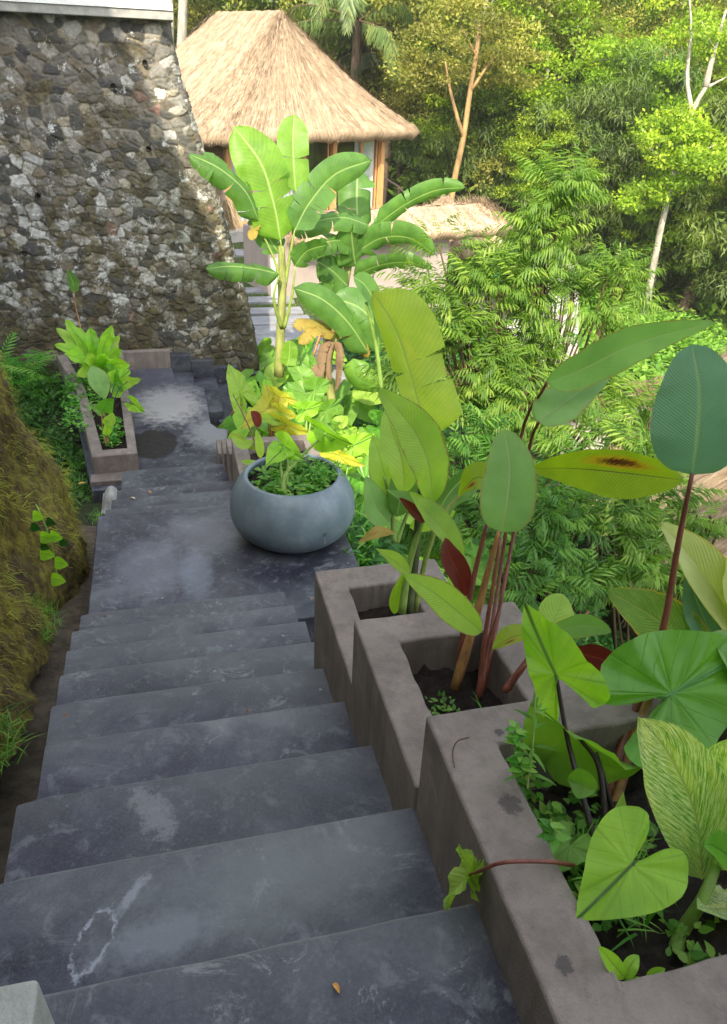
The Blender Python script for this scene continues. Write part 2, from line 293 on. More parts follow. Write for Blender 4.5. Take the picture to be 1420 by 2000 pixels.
# ------------------------------------------------------------------ mesh helpers
class MB:
    def __init__(s): s.v = []; s.f = []; s.uv = []
    def add(s, vs, fs, uvs=None):
        k = len(s.v); s.v += [tuple(map(float, a)) for a in vs]
        s.uv += [tuple(a) for a in uvs] if uvs is not None else [(0.0, 0.0)]*len(vs)
        s.f += [tuple(i+k for i in a) for a in fs]; return s
    def box(s, a, b):
        (x0, y0, z0), (x1, y1, z1) = a, b
        return s.add([(x0, y0, z0), (x1, y0, z0), (x1, y1, z0), (x0, y1, z0), (x0, y0, z1), (x1, y0, z1), (x1, y1, z1), (x0, y1, z1)],
              [(0, 3, 2, 1), (4, 5, 6, 7), (0, 1, 5, 4), (1, 2, 6, 5), (2, 3, 7, 6), (3, 0, 4, 7)])
    def beam(s, p, q, w, h, up=(0, 0, 1)):
        p, q = Vector(p), Vector(q); t = (q-p).normalized(); sd_ = t.cross(Vector(up))
        if sd_.length < 1e-4: sd_ = t.cross(Vector((1, 0, 0)))
        sd_.normalize(); u = sd_.cross(t).normalized()
        vs = [c+sd_*(a*w/2)+u*(b*h/2) for c in (p, q) for a, b in ((-1, -1), (1, -1), (1, 1), (-1, 1))]
        return s.add(vs, [(0, 1, 2, 3), (7, 6, 5, 4), (0, 4, 5, 1), (1, 5, 6, 2), (2, 6, 7, 3), (3, 7, 4, 0)])
    def tube(s, pts, rad, n=8, cap=True):
        pts = [Vector(p) for p in pts]; k0 = len(s.v); rings = []
        if isinstance(rad, (int, float)): rad = [rad]*len(pts)
        u = None; vs = []; uv = []
        for i, p in enumerate(pts):
            t = (pts[min(i+1, len(pts)-1)]-pts[max(i-1, 0)]).normalized()
            if u is None: u = t.orthogonal().normalized()
            u = (u-t*u.dot(t)); u = u.normalized() if u.length > 1e-6 else t.orthogonal().normalized()
            w_ = t.cross(u)
            for j in range(n):
                a = 2*math.pi*j/n; vs.append(p+(u*math.cos(a)+w_*math.sin(a))*rad[i]); uv.append((j/n, i/max(1, len(pts)-1)))
        fs = [(i*n+j, i*n+(j+1) % n, (i+1)*n+(j+1) % n, (i+1)*n+j) for i in range(len(pts)-1) for j in range(n)]
        if cap: fs += [tuple(range(n))[::-1], tuple((len(pts)-1)*n+j for j in range(n))]
        return s.add(vs, fs, uv)
    def lathe(s, c, prof, n=64):
        vs = [(c[0]+r*math.cos(2*math.pi*j/n), c[1]+r*math.sin(2*math.pi*j/n), c[2]+z) for r, z in prof for j in range(n)]
        fs = [(i*n+j, i*n+(j+1) % n, (i+1)*n+(j+1) % n, (i+1)*n+j) for i in range(len(prof)-1) for j in range(n)]
        return s.add(vs, fs)
    def build(s, name, mat, parent=None, smooth=False, bevel=0, origin=None, subsurf=0):
        me = bpy.data.meshes.new(name)
        off = np.array(parent.location if parent is not None and parent.type == 'EMPTY' else (0, 0, 0), float)
        if parent is None and origin is not None: off = np.array(origin, float)
        if parent is not None and parent.type != 'EMPTY': off = np.array(parent.get('_o', (0, 0, 0)), float)
        V = np.array(s.v)-off
        me.from_pydata(V.tolist(), [], s.f); me.validate()
        if any(a != (0.0, 0.0) for a in s.uv[:50]):
            l = me.uv_layers.new(name='UVMap'); idx = np.empty(len(me.loops), np.int32); me.loops.foreach_get('vertex_index', idx)
            l.data.foreach_set('uv', np.array(s.uv, np.float32)[idx].ravel())
        o = bpy.data.objects.new(name, me); COL.objects.link(o)
        if mat: me.materials.append(mat)
        if parent is not None: o.parent = parent
        elif origin is not None: o.location = origin
        o['_o'] = [float(x) for x in off]
        if smooth: me.shade_smooth()
        if bevel:
            b = o.modifiers.new('bevel', 'BEVEL'); b.width = bevel; b.segments = 3; b.limit_method = 'ANGLE'; b.harden_normals = False
        return o
def thing(name, label, cat, loc=(0, 0, 0), group=None):
    o = bpy.data.objects.new(name, None); COL.objects.link(o); o.location = tuple(float(v) for v in loc); o.empty_display_size = .2
    return tag(o, label, cat, group)
def tag(o, label=None, cat=None, group=None, kind=None):
    if label: o['label'] = label
    if cat: o['category'] = cat
    if group: o['group'] = group
    if kind: o['kind'] = kind
    return o
def np_mesh(name, V, F, mat, parent=None, uv=None, tint=None, smooth=False, origin=None):
    me = bpy.data.meshes.new(name); off = np.zeros(3)
    if parent is not None: off = np.array(parent.location if parent.type == 'EMPTY' else parent.get('_o', (0, 0, 0)), float)
    elif origin is not None: off = np.array(origin, float)
    V = np.asarray(V, np.float32)-off.astype(np.float32); F = np.asarray(F, np.int32); k = F.shape[1]
    me.vertices.add(len(V)); me.vertices.foreach_set('co', V.ravel())
    me.loops.add(F.size); me.loops.foreach_set('vertex_index', F.ravel())
    me.polygons.add(len(F)); me.polygons.foreach_set('loop_start', np.arange(0, F.size, k, dtype=np.int32))
    me.polygons.foreach_set('loop_total', np.full(len(F), k, np.int32)); me.update(calc_edges=True)
    if uv is not None:
        l = me.uv_layers.new(name='UVMap'); l.data.foreach_set('uv', np.asarray(uv, np.float32)[F.ravel()].ravel())
    if tint is not None:
        l = me.uv_layers.new(name='tint'); t = np.asarray(tint, np.float32)[F.ravel()]; l.data.foreach_set('uv', np.stack([t, t*0], 1).ravel())
    if mat: me.materials.append(mat)
    if smooth: me.shade_smooth()
    o = bpy.data.objects.new(name, me); COL.objects.link(o)
    if parent is not None: o.parent = parent
    elif origin is not None: o.location = tuple(origin)
    o['_o'] = [float(x) for x in off]
    return o
def frames(T, up, roll=None):
    """rotation matrices whose columns are side, along, normal"""
    T = T/np.linalg.norm(T, axis=1, keepdims=True)
    S = np.cross(T, up); S /= np.linalg.norm(S, axis=1, keepdims=True)+1e-9; Nn = np.cross(S, T)
    if roll is not None:
        c, s = np.cos(roll)[:, None], np.sin(roll)[:, None]; S, Nn = S*c+Nn*s, Nn*c-S*s
    return np.stack([S, T, Nn], 2)
def scatter(tmpl, P, M, S, tint=None):
    V, F, UV = tmpl; k, n = len(P), len(V)
    X = np.einsum('kij,nj->kni', M, V)*S[:, None, None]+P[:, None, :]
    FF = (F[None]+(np.arange(k)*n)[:, None, None]).reshape(-1, F.shape[1])
    if tint is None: tint = rng.random(k)
    return X.reshape(-1, 3), FF, np.tile(UV, (k, 1)), np.repeat(tint, n)
def merge(parts):
    Vs, Fs, Us, Ts = [], [], [], []; k = 0
    for V, F, U, T in parts: Vs.append(V); Fs.append(F+k); Us.append(U); Ts.append(T); k += len(V)
    return np.concatenate(Vs), np.concatenate(Fs), np.concatenate(Us), np.concatenate(Ts)
def rdir(k, lo=-1.0, hi=1.0):
    z = rng.uniform(lo, hi, k); a = rng.uniform(0, 2*np.pi, k); r = np.sqrt(np.maximum(0, 1-z*z)); return np.stack([r*np.cos(a), r*np.sin(a), z], 1)
LEAF = (np.array([(0, 0, 0), (.28, .45, .05), (0, 1, -.04), (-.28, .45, .05)], float), np.array([(0, 1, 2, 3)]), np.array([(.5, 0), (1, .5), (.5, 1), (0, .5)], float))
LANCE = (np.array([(0, 0, 0), (.085, .35, .03), (.05, .75, -.06), (0, 1, -.2), (-.05, .75, -.06), (-.085, .35, .03), (0, .35, -.02), (0, .75, -.1)], float),
         np.array([(0, 1, 6, 5), (6, 1, 2, 7), (5, 6, 7, 4), (7, 2, 3, 4)]), np.array([(.5, 0), (1, .3), (1, .7), (.5, 1), (0, .7), (0, .3), (.5, .3), (.5, .7)], float))
BLADE = (np.array([(-.03, 0, 0), (.03, 0, 0), (.025, .4, .06), (-.025, .4, .06), (.012, .8, .02), (-.012, .8, .02), (0, 1, -.08), (0, 1, -.08)], float),
         np.array([(0, 1, 2, 3), (3, 2, 4, 5), (5, 4, 6, 7)]), np.array([(0, 0), (1, 0), (1, .4), (0, .4), (1, .8), (0, .8), (.5, 1), (.5, 1)], float))
ROUND = (np.array([(0, 0, 0), (.25, .18, .06), (.31, .45, .07), (.14, .80, 0), (0, 1.05, -.10), (-.14, .80, 0), (-.31, .45, .07), (-.25, .18, .06), (0, .5, -.03)], float),
         np.array([(0, 1, 2, 8), (8, 2, 3, 4), (0, 8, 6, 7), (8, 4, 5, 6)]), np.array([(.5, 0), (.9, .15), (1, .5), (.8, .85), (.5, 1), (.2, .85), (0, .5), (.1, .15), (.5, .5)], float))
def frond_tmpl(n=9, ln=.42, droop=.5, spread=1.0, base=.1, tmpl=LANCE):
    """a feather leaf of unit length with paired drooping leaflets"""
    t = np.linspace(base, 1, n); P = []; T = []; S = []
    for i, a in enumerate(t):
        c = np.array([0, a, -.25*a*a])
        for sd_ in (-1, 1):
            d = np.array([sd_*spread*(1-.45*a), .45+.4*a, -droop*(1+rng.normal()*.2)]); P.append(c); T.append(d); S.append(ln*(.75+.5*math.sin(math.pi*min(1, a*.95)))*.8)
    P.append(np.array([0, 1, -.25])); T.append(np.array([0, 1, -.6])); S.append(ln*.8)
    V, F, U, _ = scatter(tmpl, np.array(P), frames(np.array(T), np.array([0, 0, 1.0])), np.array(S))
    st = np.array([(-.008, 0, 0), (.008, 0, 0), (.006, .5, -.06), (-.006, .5, -.06), (.003, 1, -.25), (-.003, 1, -.25)]); k = len(V)
    V = np.concatenate([V, st]); F = np.concatenate([F, np.array([(0, 1, 2, 3), (3, 2, 4, 5)])+k]); U = np.concatenate([U, np.full((6, 2), .5)])
    return V, F, U

def spline(pts, n):
    pts = [np.array(p, float) for p in pts]
    if len(pts) == 2: return [pts[0]+(pts[1]-pts[0])*i/n for i in range(n+1)]
    P = [2*pts[0]-pts[1]]+pts+[2*pts[-1]-pts[-2]]; out = []; m = len(pts)-1
    for i in range(n+1):
        x = i/n*m; k = min(int(x), m-1); t = x-k; a, b, c, d = P[k:k+4]
        out.append(.5*((2*b)+(c-a)*t+(2*a-5*b+4*c-d)*t*t+(3*b-a-3*c+d)*t**3))
    return out
PROF = {
    'banana': lambda t: min(1, (t/.10+.02)**.55)*(max(0.0, 1-(max(0, t-.55)/.45)**2.4))**.6,
    'ellip': lambda t: max(0.0, math.sin(math.pi*min(1, t)**.85))**.72,
    'ovate': lambda t: max(0.0, math.sin(math.pi*t**.62))**.75,
    'round': lambda t: max(0.0, math.sin(math.pi*t**.78))**.50,
    'obov': lambda t: max(0.0, math.sin(math.pi*t**1.35))**.7,
    'lance': lambda t: max(0.0, math.sin(math.pi*t**.75))**1.1,
}
def leaf(mb, pts, w, nrm, prof='ellip', fold=.25, droop=0.0, wave=.04, n=22, m=5, tears=0, slant=.0, seed=0, wl=1.0, wr=1.0):
    """broad leaf blade along a midrib: w half width in metres, nrm its upper side"""
    rd = random.Random(seed); P = spline(pts, n); f = PROF[prof]; nrm = np.array(nrm, float)
    L = sum(np.linalg.norm(P[i+1]-P[i]) for i in range(n)); k1, k2 = rd.uniform(0, 6), rd.uniform(0, 6)
    T = [P[min(i+1, n)]-P[max(i-1, 0)] for i in range(n+1)]; T = [t/(np.linalg.norm(t)+1e-9) for t in T]
    for side in (-1, 1):
        cuts = sorted(rd.uniform(.12, .92) for _ in range(tears)); bounds = [0.0]+cuts+[1.0]; ww = w*(wl if side < 0 else wr)
        for a, b in zip(bounds[:-1], bounds[1:]):
            if b-a < .012: continue
            k = max(2, int(round((b-a)*n))); dr = droop+(rd.uniform(-.1, .35) if tears else 0); vs = []; uv = []
            for i in range(k+1):
                t = a+(b-a)*i/k; x = t*n; j = min(int(x), n-1); c = P[j]+(P[j+1]-P[j])*(x-j); tt = T[j]
                S = np.cross(tt, nrm); S /= np.linalg.norm(S)+1e-9; Nn = np.cross(S, tt)
                hw = ww*f(t); mid = (a+b)/2
                for q in range(m+1):
                    s_ = q/m; ang = fold-dr*s_*1.3
                    off = S*side*hw*s_*math.cos(ang)+Nn*hw*s_*math.sin(ang)
                    off = off+Nn*(wave*w*s_*math.sin(t*13+k1+side)+.4*wave*w*s_*math.sin(t*31+k2))+tt*(slant*hw*s_)
                    if tears: off = off+tt*((mid-t)*L*.10*s_*s_)
                    vs.append(c+off); uv.append((.5+side*.5*s_, t))
            r = m+1
            fs = [(i*r+q, i*r+q+1, (i+1)*r+q+1, (i+1)*r+q) for i in range(k) for q in range(m)]
            if side < 0: fs = [g[::-1] for g in fs]
            mb.add(vs, fs, uv)
    return mb
HEART = [(1.0, 0), (.88, .075), (.68, .21), (.42, .36), (.14, .49), (-.14, .55), (-.38, .52), (-.56, .39), (-.62, .24), (-.50, .13), (-.28, .065), (-.08, .02)]
ARROW = [(1.0, 0), (.82, .12), (.55, .25), (.25, .33), (0, .37), (-.25, .43), (-.48, .42), (-.60, .31), (-.52, .20), (-.28, .11), (-.06, .02)]
def heart(mb, base, tip, w, nrm, shape=HEART, fold=.2, curl=.12, ruff=.03, seed=0, rings=7, wl=1.0, wr=1.0):
    """heart or arrow shaped blade; base is where the stalk joins, w scales the width"""
    rd = random.Random(seed); base, tip, nrm = (np.array(a, float) for a in (base, tip, nrm)); A = tip-base; L = np.linalg.norm(A); A /= L
    S = np.cross(A, nrm); S /= np.linalg.norm(S); Nn = np.cross(S, A)
    half = [np.array(p) for p in shape]; dense = spline([np.array([a, b]) for a, b in half], 34)
    out = [(a, b) for a, b in dense]+[(a, -b) for a, b in dense[::-1]][1:]
    k0 = rd.uniform(0, 6); vs = []; uv = []; n = len(out)
    def place(a, b, r, j):
        z = fold*abs(b)-curl*a*abs(a)+ruff*r*r*math.sin(j*.85+k0)+.35*ruff*r*r*math.sin(j*2.3+k0)+.013*math.sin(j*1.15)*math.sin(3.0*r)
        return base+A*a*L+S*b*L*w*(wl if b < 0 else wr)+Nn*z*L
    vs.append(place(0, 0, 0, 0)); uv.append((.5, .3))
    for q in range(1, rings+1):
        r = q/rings
        for j, (a, b) in enumerate(out): vs.append(place(a*r, b*r, r, j)); uv.append((.5+b*r*.8, .35+a*r*.65))
    fs = [(0, 1+j, 1+(j+1) % n) for j in range(n)]
    fs += [(1+(q-1)*n+j, 1+q*n+j, 1+q*n+(j+1) % n, 1+(q-1)*n+(j+1) % n) for q in range(1, rings) for j in range(n)]
    mb.add(vs, fs, uv); return mb
def facing(p, T, tilt=0.0, up=False):
    """a leaf's upper side: turned towards the stairs, then tilted about its midrib"""
    p = np.array(p, float); T = np.array(T, float); T /= np.linalg.norm(T); v = -p/np.linalg.norm(p)
    if up: v = np.array([0, 0, 1.0])
    v = v-T*v.dot(T); v /= np.linalg.norm(v); s = np.cross(T, v); return v*math.cos(tilt)+s*math.sin(tilt)
def P3(seq, Y=None):
    return [hY(*a) if len(a) == 3 else hY(a[0], a[1], Y) for a in seq]
def bladepx(parent, seq, hw, mat, Y=None, tilt=.3, **kw):
    """one leaf of a plant, its midrib given by sight lines and depths, half width in the same measure"""
    pts = P3(seq, Y); mid = pts[len(pts)//2]; d = abs(mid.dot(CF)); wd = hw*d/FPX/max(.3, math.cos(tilt))
    mb = MB(); leaf(mb, pts, wd, facing(mid, pts[-1]-pts[0], tilt), **kw); return mb.build('leaf', mat, parent, smooth=True)
def stempx(parent, seq, r0, r1, mat, Y=None, name='stem', n=14):
    pts = spline(P3(seq, Y), n); rr = [r0+(r1-r0)*i/n for i in range(n+1)]
    return MB().tube(pts, rr, 9).build(name, mat, parent, smooth=True)
def heartpx(parent, b, t, w, mat, tilt=.3, name='leaf', **kw):
    B, T = hY(*b), hY(*t); mb = MB(); heart(mb, B, T, w, facing(B, T-B, tilt), **kw); return mb.build(name, mat, parent, smooth=True)

# ------------------------------------------------------------------ shared materials
M = {}
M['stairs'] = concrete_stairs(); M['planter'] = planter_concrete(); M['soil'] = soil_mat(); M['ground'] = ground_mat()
M['stone'] = stone_mat(); M['moss'] = moss_mat(); M['pot'] = pot_mat(); M['glass'] = glass_mat()
M['white'] = plain('white_render', (.72, .71, .68), .8, .08); M['ledge'] = plain('weathered_ledge', (.30, .29, .26), .9, .35, 6)
M['wood'] = plain('orange_timber', (.58, .29, .11), .55, .25, 6, stretch=(8, 8, .7)); M['woven'] = plain('woven_bamboo', (.20, .12, .06), .8, .4, 14, stretch=(1, 1, 6))
M['curtain'] = plain('white_curtain', (.80, .82, .84), .9, .06); M['dark'] = plain('dark_interior', (.035, .03, .025), .8, .3)
M['thatch'] = thatch_mat('straw_thatch', (.18, .12, .07), (.34, .245, .155), (.45, .34, .23))
M['thatch2'] = thatch_mat('pinkish_straw_thatch', (.24, .15, .09), (.48, .34, .22), (.62, .47, .33), 70, 6)
M['beige'] = plain('beige_render', (.36, .29, .25), .9, .12, 3); M['pale'] = plain('pale_terrace_concrete', (.40, .37, .33), .9, .2, 3)
M['paver'] = plain('grey_pavers', (.24, .24, .25), .8, .3, 3); M['steel'] = plain('dark_rail', (.05, .03, .025), .6, .2)
M['bark'] = plain('brown_bark', (.11, .075, .045), .95, .5, 5, .8, .05, stretch=(3, 3, .6)); M['palebark'] = plain('pale_bark', (.30, .27, .21), .9, .5, 3, .6, .03, stretch=(2, 2, .5))
M['orangebark'] = plain('orange_lichen_bark', (.26, .16, .06), .9, .6, 3, .6, .03, stretch=(2, 2, .6)); M['twig'] = plain('brown_twig', (.10, .065, .03), .9, .3)
M['lime'] = plain('spilt_lime_plaster', (.45, .44, .41), .9, .3, 12, .8, .03)
M['plaster_block'] = plain('dusty_grey_plaster', (.30, .30, .27), .9, .25, 10, .5, .01)
def water_mat(name, col, rough=.05):
    m, n, b = new_mat(name); b.inputs['Base Color'].default_value = (*col, 1); b.inputs['Roughness'].default_value = rough
    bump(n, b, noise(n, pos(n), 3, 3), .15, .02); return m
M['pool'] = water_mat('pool_water', (.06, .42, .50)); 

# ------------------------------------------------------------------ terrain
CTRL = [(0,0,-2.1),(0,2,-2.9),(0,4,-3.45),(0,6,-3.8),(0,8,-4.3),(0,11.5,-4.35),(-.95,0,-2.0),(-.95,2,-2.72),(-.9,3,-3.05),(-.9,4,-3.35),(-.85,5.2,-3.45),(-1,6.2,-3.8),
 (-1.5,8,-4.15),(-2,10.5,-4.15),(-3,12.5,-4.1),(-3,4,-3.3),(-3,0,-2.2),(-6,6,-4),(-8,12,-4),(-8,0,-3),(0,-6,-2),(-8,-8,-2),(6,-6,-7),
 (1.25,1,-2.7),(1.25,3,-3.25),(1.3,5,-3.25),(1.3,7,-3.95),(1.3,9,-4.4),(1.2,11,-4.5),(2.2,1,-3.7),(2.2,4,-4.25),(2.2,7,-4.6),(2.6,10,-4.75),
 (4,2,-6),(4,5,-6.3),(4,8,-6),(4.2,11,-5.2),(7,3,-8),(7,8,-8),(8,12,-7),(7.5,15,-5.6),(2,13,-4.5),(2,18,-4.5),(2,24,-4.5),(6,26,-4.5),(4,19,-4.6),(8,20,-5.2),
 (0,18,-4.5),(-5,20,-4.5),(-3,30,-4.5),(8,31,-4.7),(14,18,-6.5),(18,23,-7),(12,23,-6),(25,20,-8),(20,10,-9),(12,5,-9),(12,12,-8),(20,30,-8),(30,45,-7),
 (20,46,-4),(40,62,4),(10,45,-4),(0,45,-3),(0,62,4),(20,75,12),(60,40,2),(-30,50,2),(50,90,22),(0,95,22),(-40,90,18),(90,30,6),(-60,20,5),(100,-20,-5),(-60,-10,0),(150,150,60),(0,160,55),(-80,150,50),(150,60,30)]
_c = np.array(CTRL, float); _K = np.linalg.norm(_c[:, None, :2]-_c[None, :, :2], axis=2); _wt = np.linalg.solve(_K+1e-6*np.eye(len(_c)), _c[:, 2]-_c[:, 2].mean())
def gz(x, y):
    x, y = np.broadcast_arrays(np.asarray(x, float), np.asarray(y, float)); d = np.hypot(x[..., None]-_c[:, 0], y[..., None]-_c[:, 1]); return d@_wt+_c[:, 2].mean()
def wob(x, y, s=1.0): return (np.sin(x*1.7*s+y*.6*s)+np.sin(y*2.3*s-x*.9*s+1.3)+np.sin((x+y)*3.1*s+.5)*.5)/2.5
gx = np.concatenate([np.linspace(-90, -9, 28), np.linspace(-8.8, 14, 153), np.linspace(14.6, 160, 90)]); gy = np.concatenate([np.linspace(-40, -3, 14), np.linspace(-2.6, 20, 140), np.linspace(20.5, 170, 110)])
GX, GY = np.meshgrid(gx, gy); GZ = gz(GX, GY)+.05*wob(GX, GY, 2)*np.where((GX > -.9) & (GX < 1.1) & (GY < 12), .2, 1)*np.where((GX > 1.2) & (GX < 3.2) & (GY > 11.5) & (GY < 24), 0, 1)
nx, ny = len(gx), len(gy); ii = (np.arange(ny-1)[:, None]*nx+np.arange(nx-1)[None]).ravel()
np_mesh('ground', np.stack([GX, GY, GZ], 2).reshape(-1, 3), np.stack([ii, ii+1, ii+nx+1, ii+nx], 1), M['ground'], smooth=True)['kind'] = 'structure'

# ------------------------------------------------------------------ stairs and landings
Y0, TR, RI, H0 = .865, .387, .18, 1.458
nose = [Y0+i*TR for i in range(9)]; lvl = [-(H0+i*RI) for i in range(9)]
XL = [-.50, -.52, -.53, -.525, -.57, -.60, -.63, -.66, -.665]
def step_mesh(x0, x1, y0, y1, z, parent, th=.5, skew=0.0):
    mb = MB(); n = 14; rr = random.Random(int(y1*1000)); top = []
    # slightly worn nosing: a long block whose far edge wanders by a few millimetres
    xs = [x0+(x1-x0)*i/n for i in range(n+1)]; yy = [y1+rr.uniform(-.0015, .0015)+skew*(i/n-.5) for i in range(n+1)]; yy[0] -= .012
    vs = []; uv = []
    for x, y in zip(xs, yy):
        vs += [(x, y0, z-th), (x, y0, z), (x, y-.012, z), (x, y-.003, z-.005), (x, y, z-.016), (x, y, z-th)]
        uv += [(x, 1+th), (x, 1+y-y0), (x, 1.012), (x, 1.0), (x, 1.01), (x, 1+th)]
    fs = [(i*6+j, (i+1)*6+j, (i+1)*6+(j+1) % 6, i*6+(j+1) % 6) for i in range(n) for j in range(6)]
    fs += [tuple(range(6))[::-1], tuple(n*6+j for j in range(6))]
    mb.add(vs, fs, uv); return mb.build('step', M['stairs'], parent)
st = thing('concrete_staircase', 'long upper flight of nine dark grey concrete steps beside the stepped planters', 'staircase', (0, 0, -2))
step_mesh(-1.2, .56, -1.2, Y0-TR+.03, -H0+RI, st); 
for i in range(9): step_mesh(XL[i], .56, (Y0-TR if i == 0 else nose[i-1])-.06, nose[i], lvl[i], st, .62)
ld = thing('concrete_landing', 'smooth grey concrete landing where the round blue grey pot stands', 'landing', (0, 4.7, -3.08))
MB().add([(x, y, z) for z in (-3.45, -3.08) for x, y in ((-.67, 3.9), (1.17, 3.9), (1.17, 5.18), (.62, 5.30), (.60, 5.46), (-.67, 5.46))],
   [(5, 4, 3, 2, 1, 0), (6, 7, 8, 9, 10, 11)]+[(i, (i+1) % 6, 6+(i+1) % 6, 6+i) for i in range(6)]).build('slab', M['stairs'], ld, bevel=.012)
st2 = thing('concrete_staircase', 'short lower flight of shallow dark grey steps between the two landings', 'staircase', (0, 6, -3.5))
n2 = [5.46, 5.88, 6.38, 6.90, 7.66]; z2 = [-3.08, -3.26, -3.44, -3.62, -3.80]
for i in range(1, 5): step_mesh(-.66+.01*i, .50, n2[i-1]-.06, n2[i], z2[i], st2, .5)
ld2 = thing('concrete_landing', 'weathered lower landing with a dark damp patch beside the long narrow planter', 'landing', (0, 9.5, -3.98))
lp = [(-.95, 7.6), (.50, 7.6), (.56, 8.66), (.60, 8.98), (.48, 9.02), (.40, 9.2), (.40, 10.3), (.40, 10.42), (.02, 10.9), (-.02, 11.35), (-1.62, 11.35), (-1.3, 10.0)]
k = len(lp)
MB().add([(x, y, z) for z in (-4.35, -3.98) for x, y in lp], [tuple(range(k))[::-1], tuple(range(k, 2*k))]+[(i, (i+1) % k, k+(i+1) % k, k+i) for i in range(k)]).build('slab', M['stairs'], ld2, bevel=.012)
st3 = thing('concrete_staircase', 'three grey steps turning right below the stone wall down to the path', 'staircase', (.6, 11, -4.2))
for i, (xa, xb, ya, yb, z) in enumerate(((-.1, .28, 10.2, 11.35, -4.06), (.2, .62, 10.0, 11.35, -4.16), (.55, 1.0, 9.9, 11.35, -4.27), (.93, 1.45, 9.9, 11.5, -4.38))):
    MB().box((xa, ya, z-.3), (xb, yb, z)).build('step', M['stairs'], st3, bevel=.01)
cb = thing('low_kerb_wall', 'low brown grey wall at the far end of the lower landing', 'low wall', (-.35, 11.4, -3.98))
MB().box((-.80, 11.352, -4.1), (-.03, 11.47, -3.72)).build('wall', M['planter'], cb, bevel=.01)
cb2 = thing('stepped_kerb', 'dark kerb stepping down to the right at the foot of the stone wall', 'kerb', (.6, 11.5, -4.2))
for xa, xb, z in ((-.02, .27, -3.80), (.273, .60, -3.90), (.603, .95, -4.02), (.953, 1.4, -4.14)): MB().box((xa, 11.358, -4.6), (xb, 11.48, z)).build('block', M['stairs'], cb2, bevel=.008)
blk = MB(); c0 = hz(75, 1908, -1.14)
blk.add([(-1.0, .35, -1.7), (c0[0]+.012, .35, -1.7), (c0[0]+.02, c0[1]+.01, -1.7), (-1.0, c0[1]+.03, -1.7), (-1.0, .35, -1.14), (c0[0]-.008, .35, -1.14), (c0[0], c0[1], -1.14), (-1.0, c0[1]+.012, -1.14)],
   [(0, 3, 2, 1), (4, 5, 6, 7), (0, 1, 5, 4), (1, 2, 6, 5), (2, 3, 7, 6), (3, 0, 4, 7)])
tag(blk.build('plaster_pillar', M['plaster_block'], None, bevel=.008, origin=(c0[0]-.1, c0[1]-.1, -1.3)), 'pale dusty plaster pillar top at the head of the stairs', 'pillar')

# ------------------------------------------------------------------ planters
def planter(name, label, outer, inner, z, zb, soil=.14, rim_gap=None, group=None):
    """outer / inner outlines (counter clockwise), top level z, foot zb"""
    c = np.mean(np.array(outer), axis=0); pr_ = random.Random(int(abs(z)*1000)); rects = len(outer) == 4
    def dense(o_, j_):
        r_ = []
        for i_ in range(len(o_)):
            a_, b_ = o_[i_], o_[(i_+1) % len(o_)]; q_ = 14
            for h_ in range(q_):
                f_ = h_/q_; w_ = 0 if h_ == 0 else j_; r_.append((a_[0]+(b_[0]-a_[0])*f_+pr_.uniform(-w_, w_), a_[1]+(b_[1]-a_[1])*f_+pr_.uniform(-w_, w_)))
        return r_
    flat_in = inner
    if rects: outer, inner = dense(outer, .0012), dense(inner, .003)
    t = thing(name, label, 'planter', (c[0], c[1], zb), group); k = len(outer); zi = z-soil-.06
    vs = [(x, y, z+pr_.uniform(-.0012, .0012)) for x, y in outer]+[(x, y, z+pr_.uniform(-.002, .001)) for x, y in inner]+[(x, y, zb) for x, y in outer]+[(x, y, zi) for x, y in inner]
    fs = []
    for i in range(k):
        j = (i+1) % k; fs += [(i, j, k+j, k+i), (2*k+i, 2*k+j, j, i), (k+i, k+j, 3*k+j, 3*k+i)]
    MB().add(vs, fs).build('trough', M['planter'], t, bevel=.009)
    # crumbly soil
    ins = np.array(flat_in); mn, mx = ins.min(0)-.02, ins.max(0)+.02; nxx = max(6, int((mx[0]-mn[0])/.02)); nyy = max(6, int((mx[1]-mn[1])/.02))
    X, Yy = np.meshgrid(np.linspace(mn[0], mx[0], nxx), np.linspace(mn[1], mx[1], nyy))
    if k == 5: lf_ = np.interp(Yy, [8.05, 9.97, 11.24], [-.85, -1.15, -1.47]); rg_ = np.interp(Yy, [8.05, 11.22], [-.55, -.78]); X = lf_+(rg_-lf_)*(X-mn[0])/(mx[0]-mn[0]); Yy = np.clip(Yy, 8.03, 11.26)
    Z = z-soil+.012*rng.normal(size=X.shape)+.02*wob(X, Yy, 9)
    i2 = (np.arange(nyy-1)[:, None]*nxx+np.arange(nxx-1)[None]).ravel()
    np_mesh('soil', np.stack([X, Yy, Z], 2).reshape(-1, 3), np.stack([i2, i2+1, i2+nxx+1, i2+nxx], 1), M['soil'], t, smooth=True)
    return t
G1 = 'stepped concrete planters beside the upper flight'
def rect(a, b, c, d): return [(a, c), (b, c), (b, d), (a, d)]
planter('concrete_planter', 'nearest and highest of the stepped planters, holding the big heart shaped leaves', rect(.5, 1.36, -.1, 1.23), rect(.635, 1.23, .585, 1.115), -1.30, -2.9, .17, group=G1)
planter('concrete_planter', 'middle stepped planter with reddish leaf stalks rising from brown soil', rect(.497, 1.06, 1.234, 1.92), rect(.615, .90, 1.30, 1.785), -1.55, -3.3, .15, group=G1)
planter('concrete_planter', 'lowest stepped planter next to the round pot, a banana-like clump in it', rect(.50, 1.03, 1.924, 2.62), rect(.615, .87, 2.02, 2.475), -1.83, -3.5, .12, group=G1)
G2 = 'small stepped planters beside the lower flight'
planter('concrete_planter', 'broad pale planter right behind the round pot', rect(.50, 1.35, 6.1, 7.08), rect(.64, 1.2, 6.2, 6.96), -3.25, -4.2, .12, group=G2)
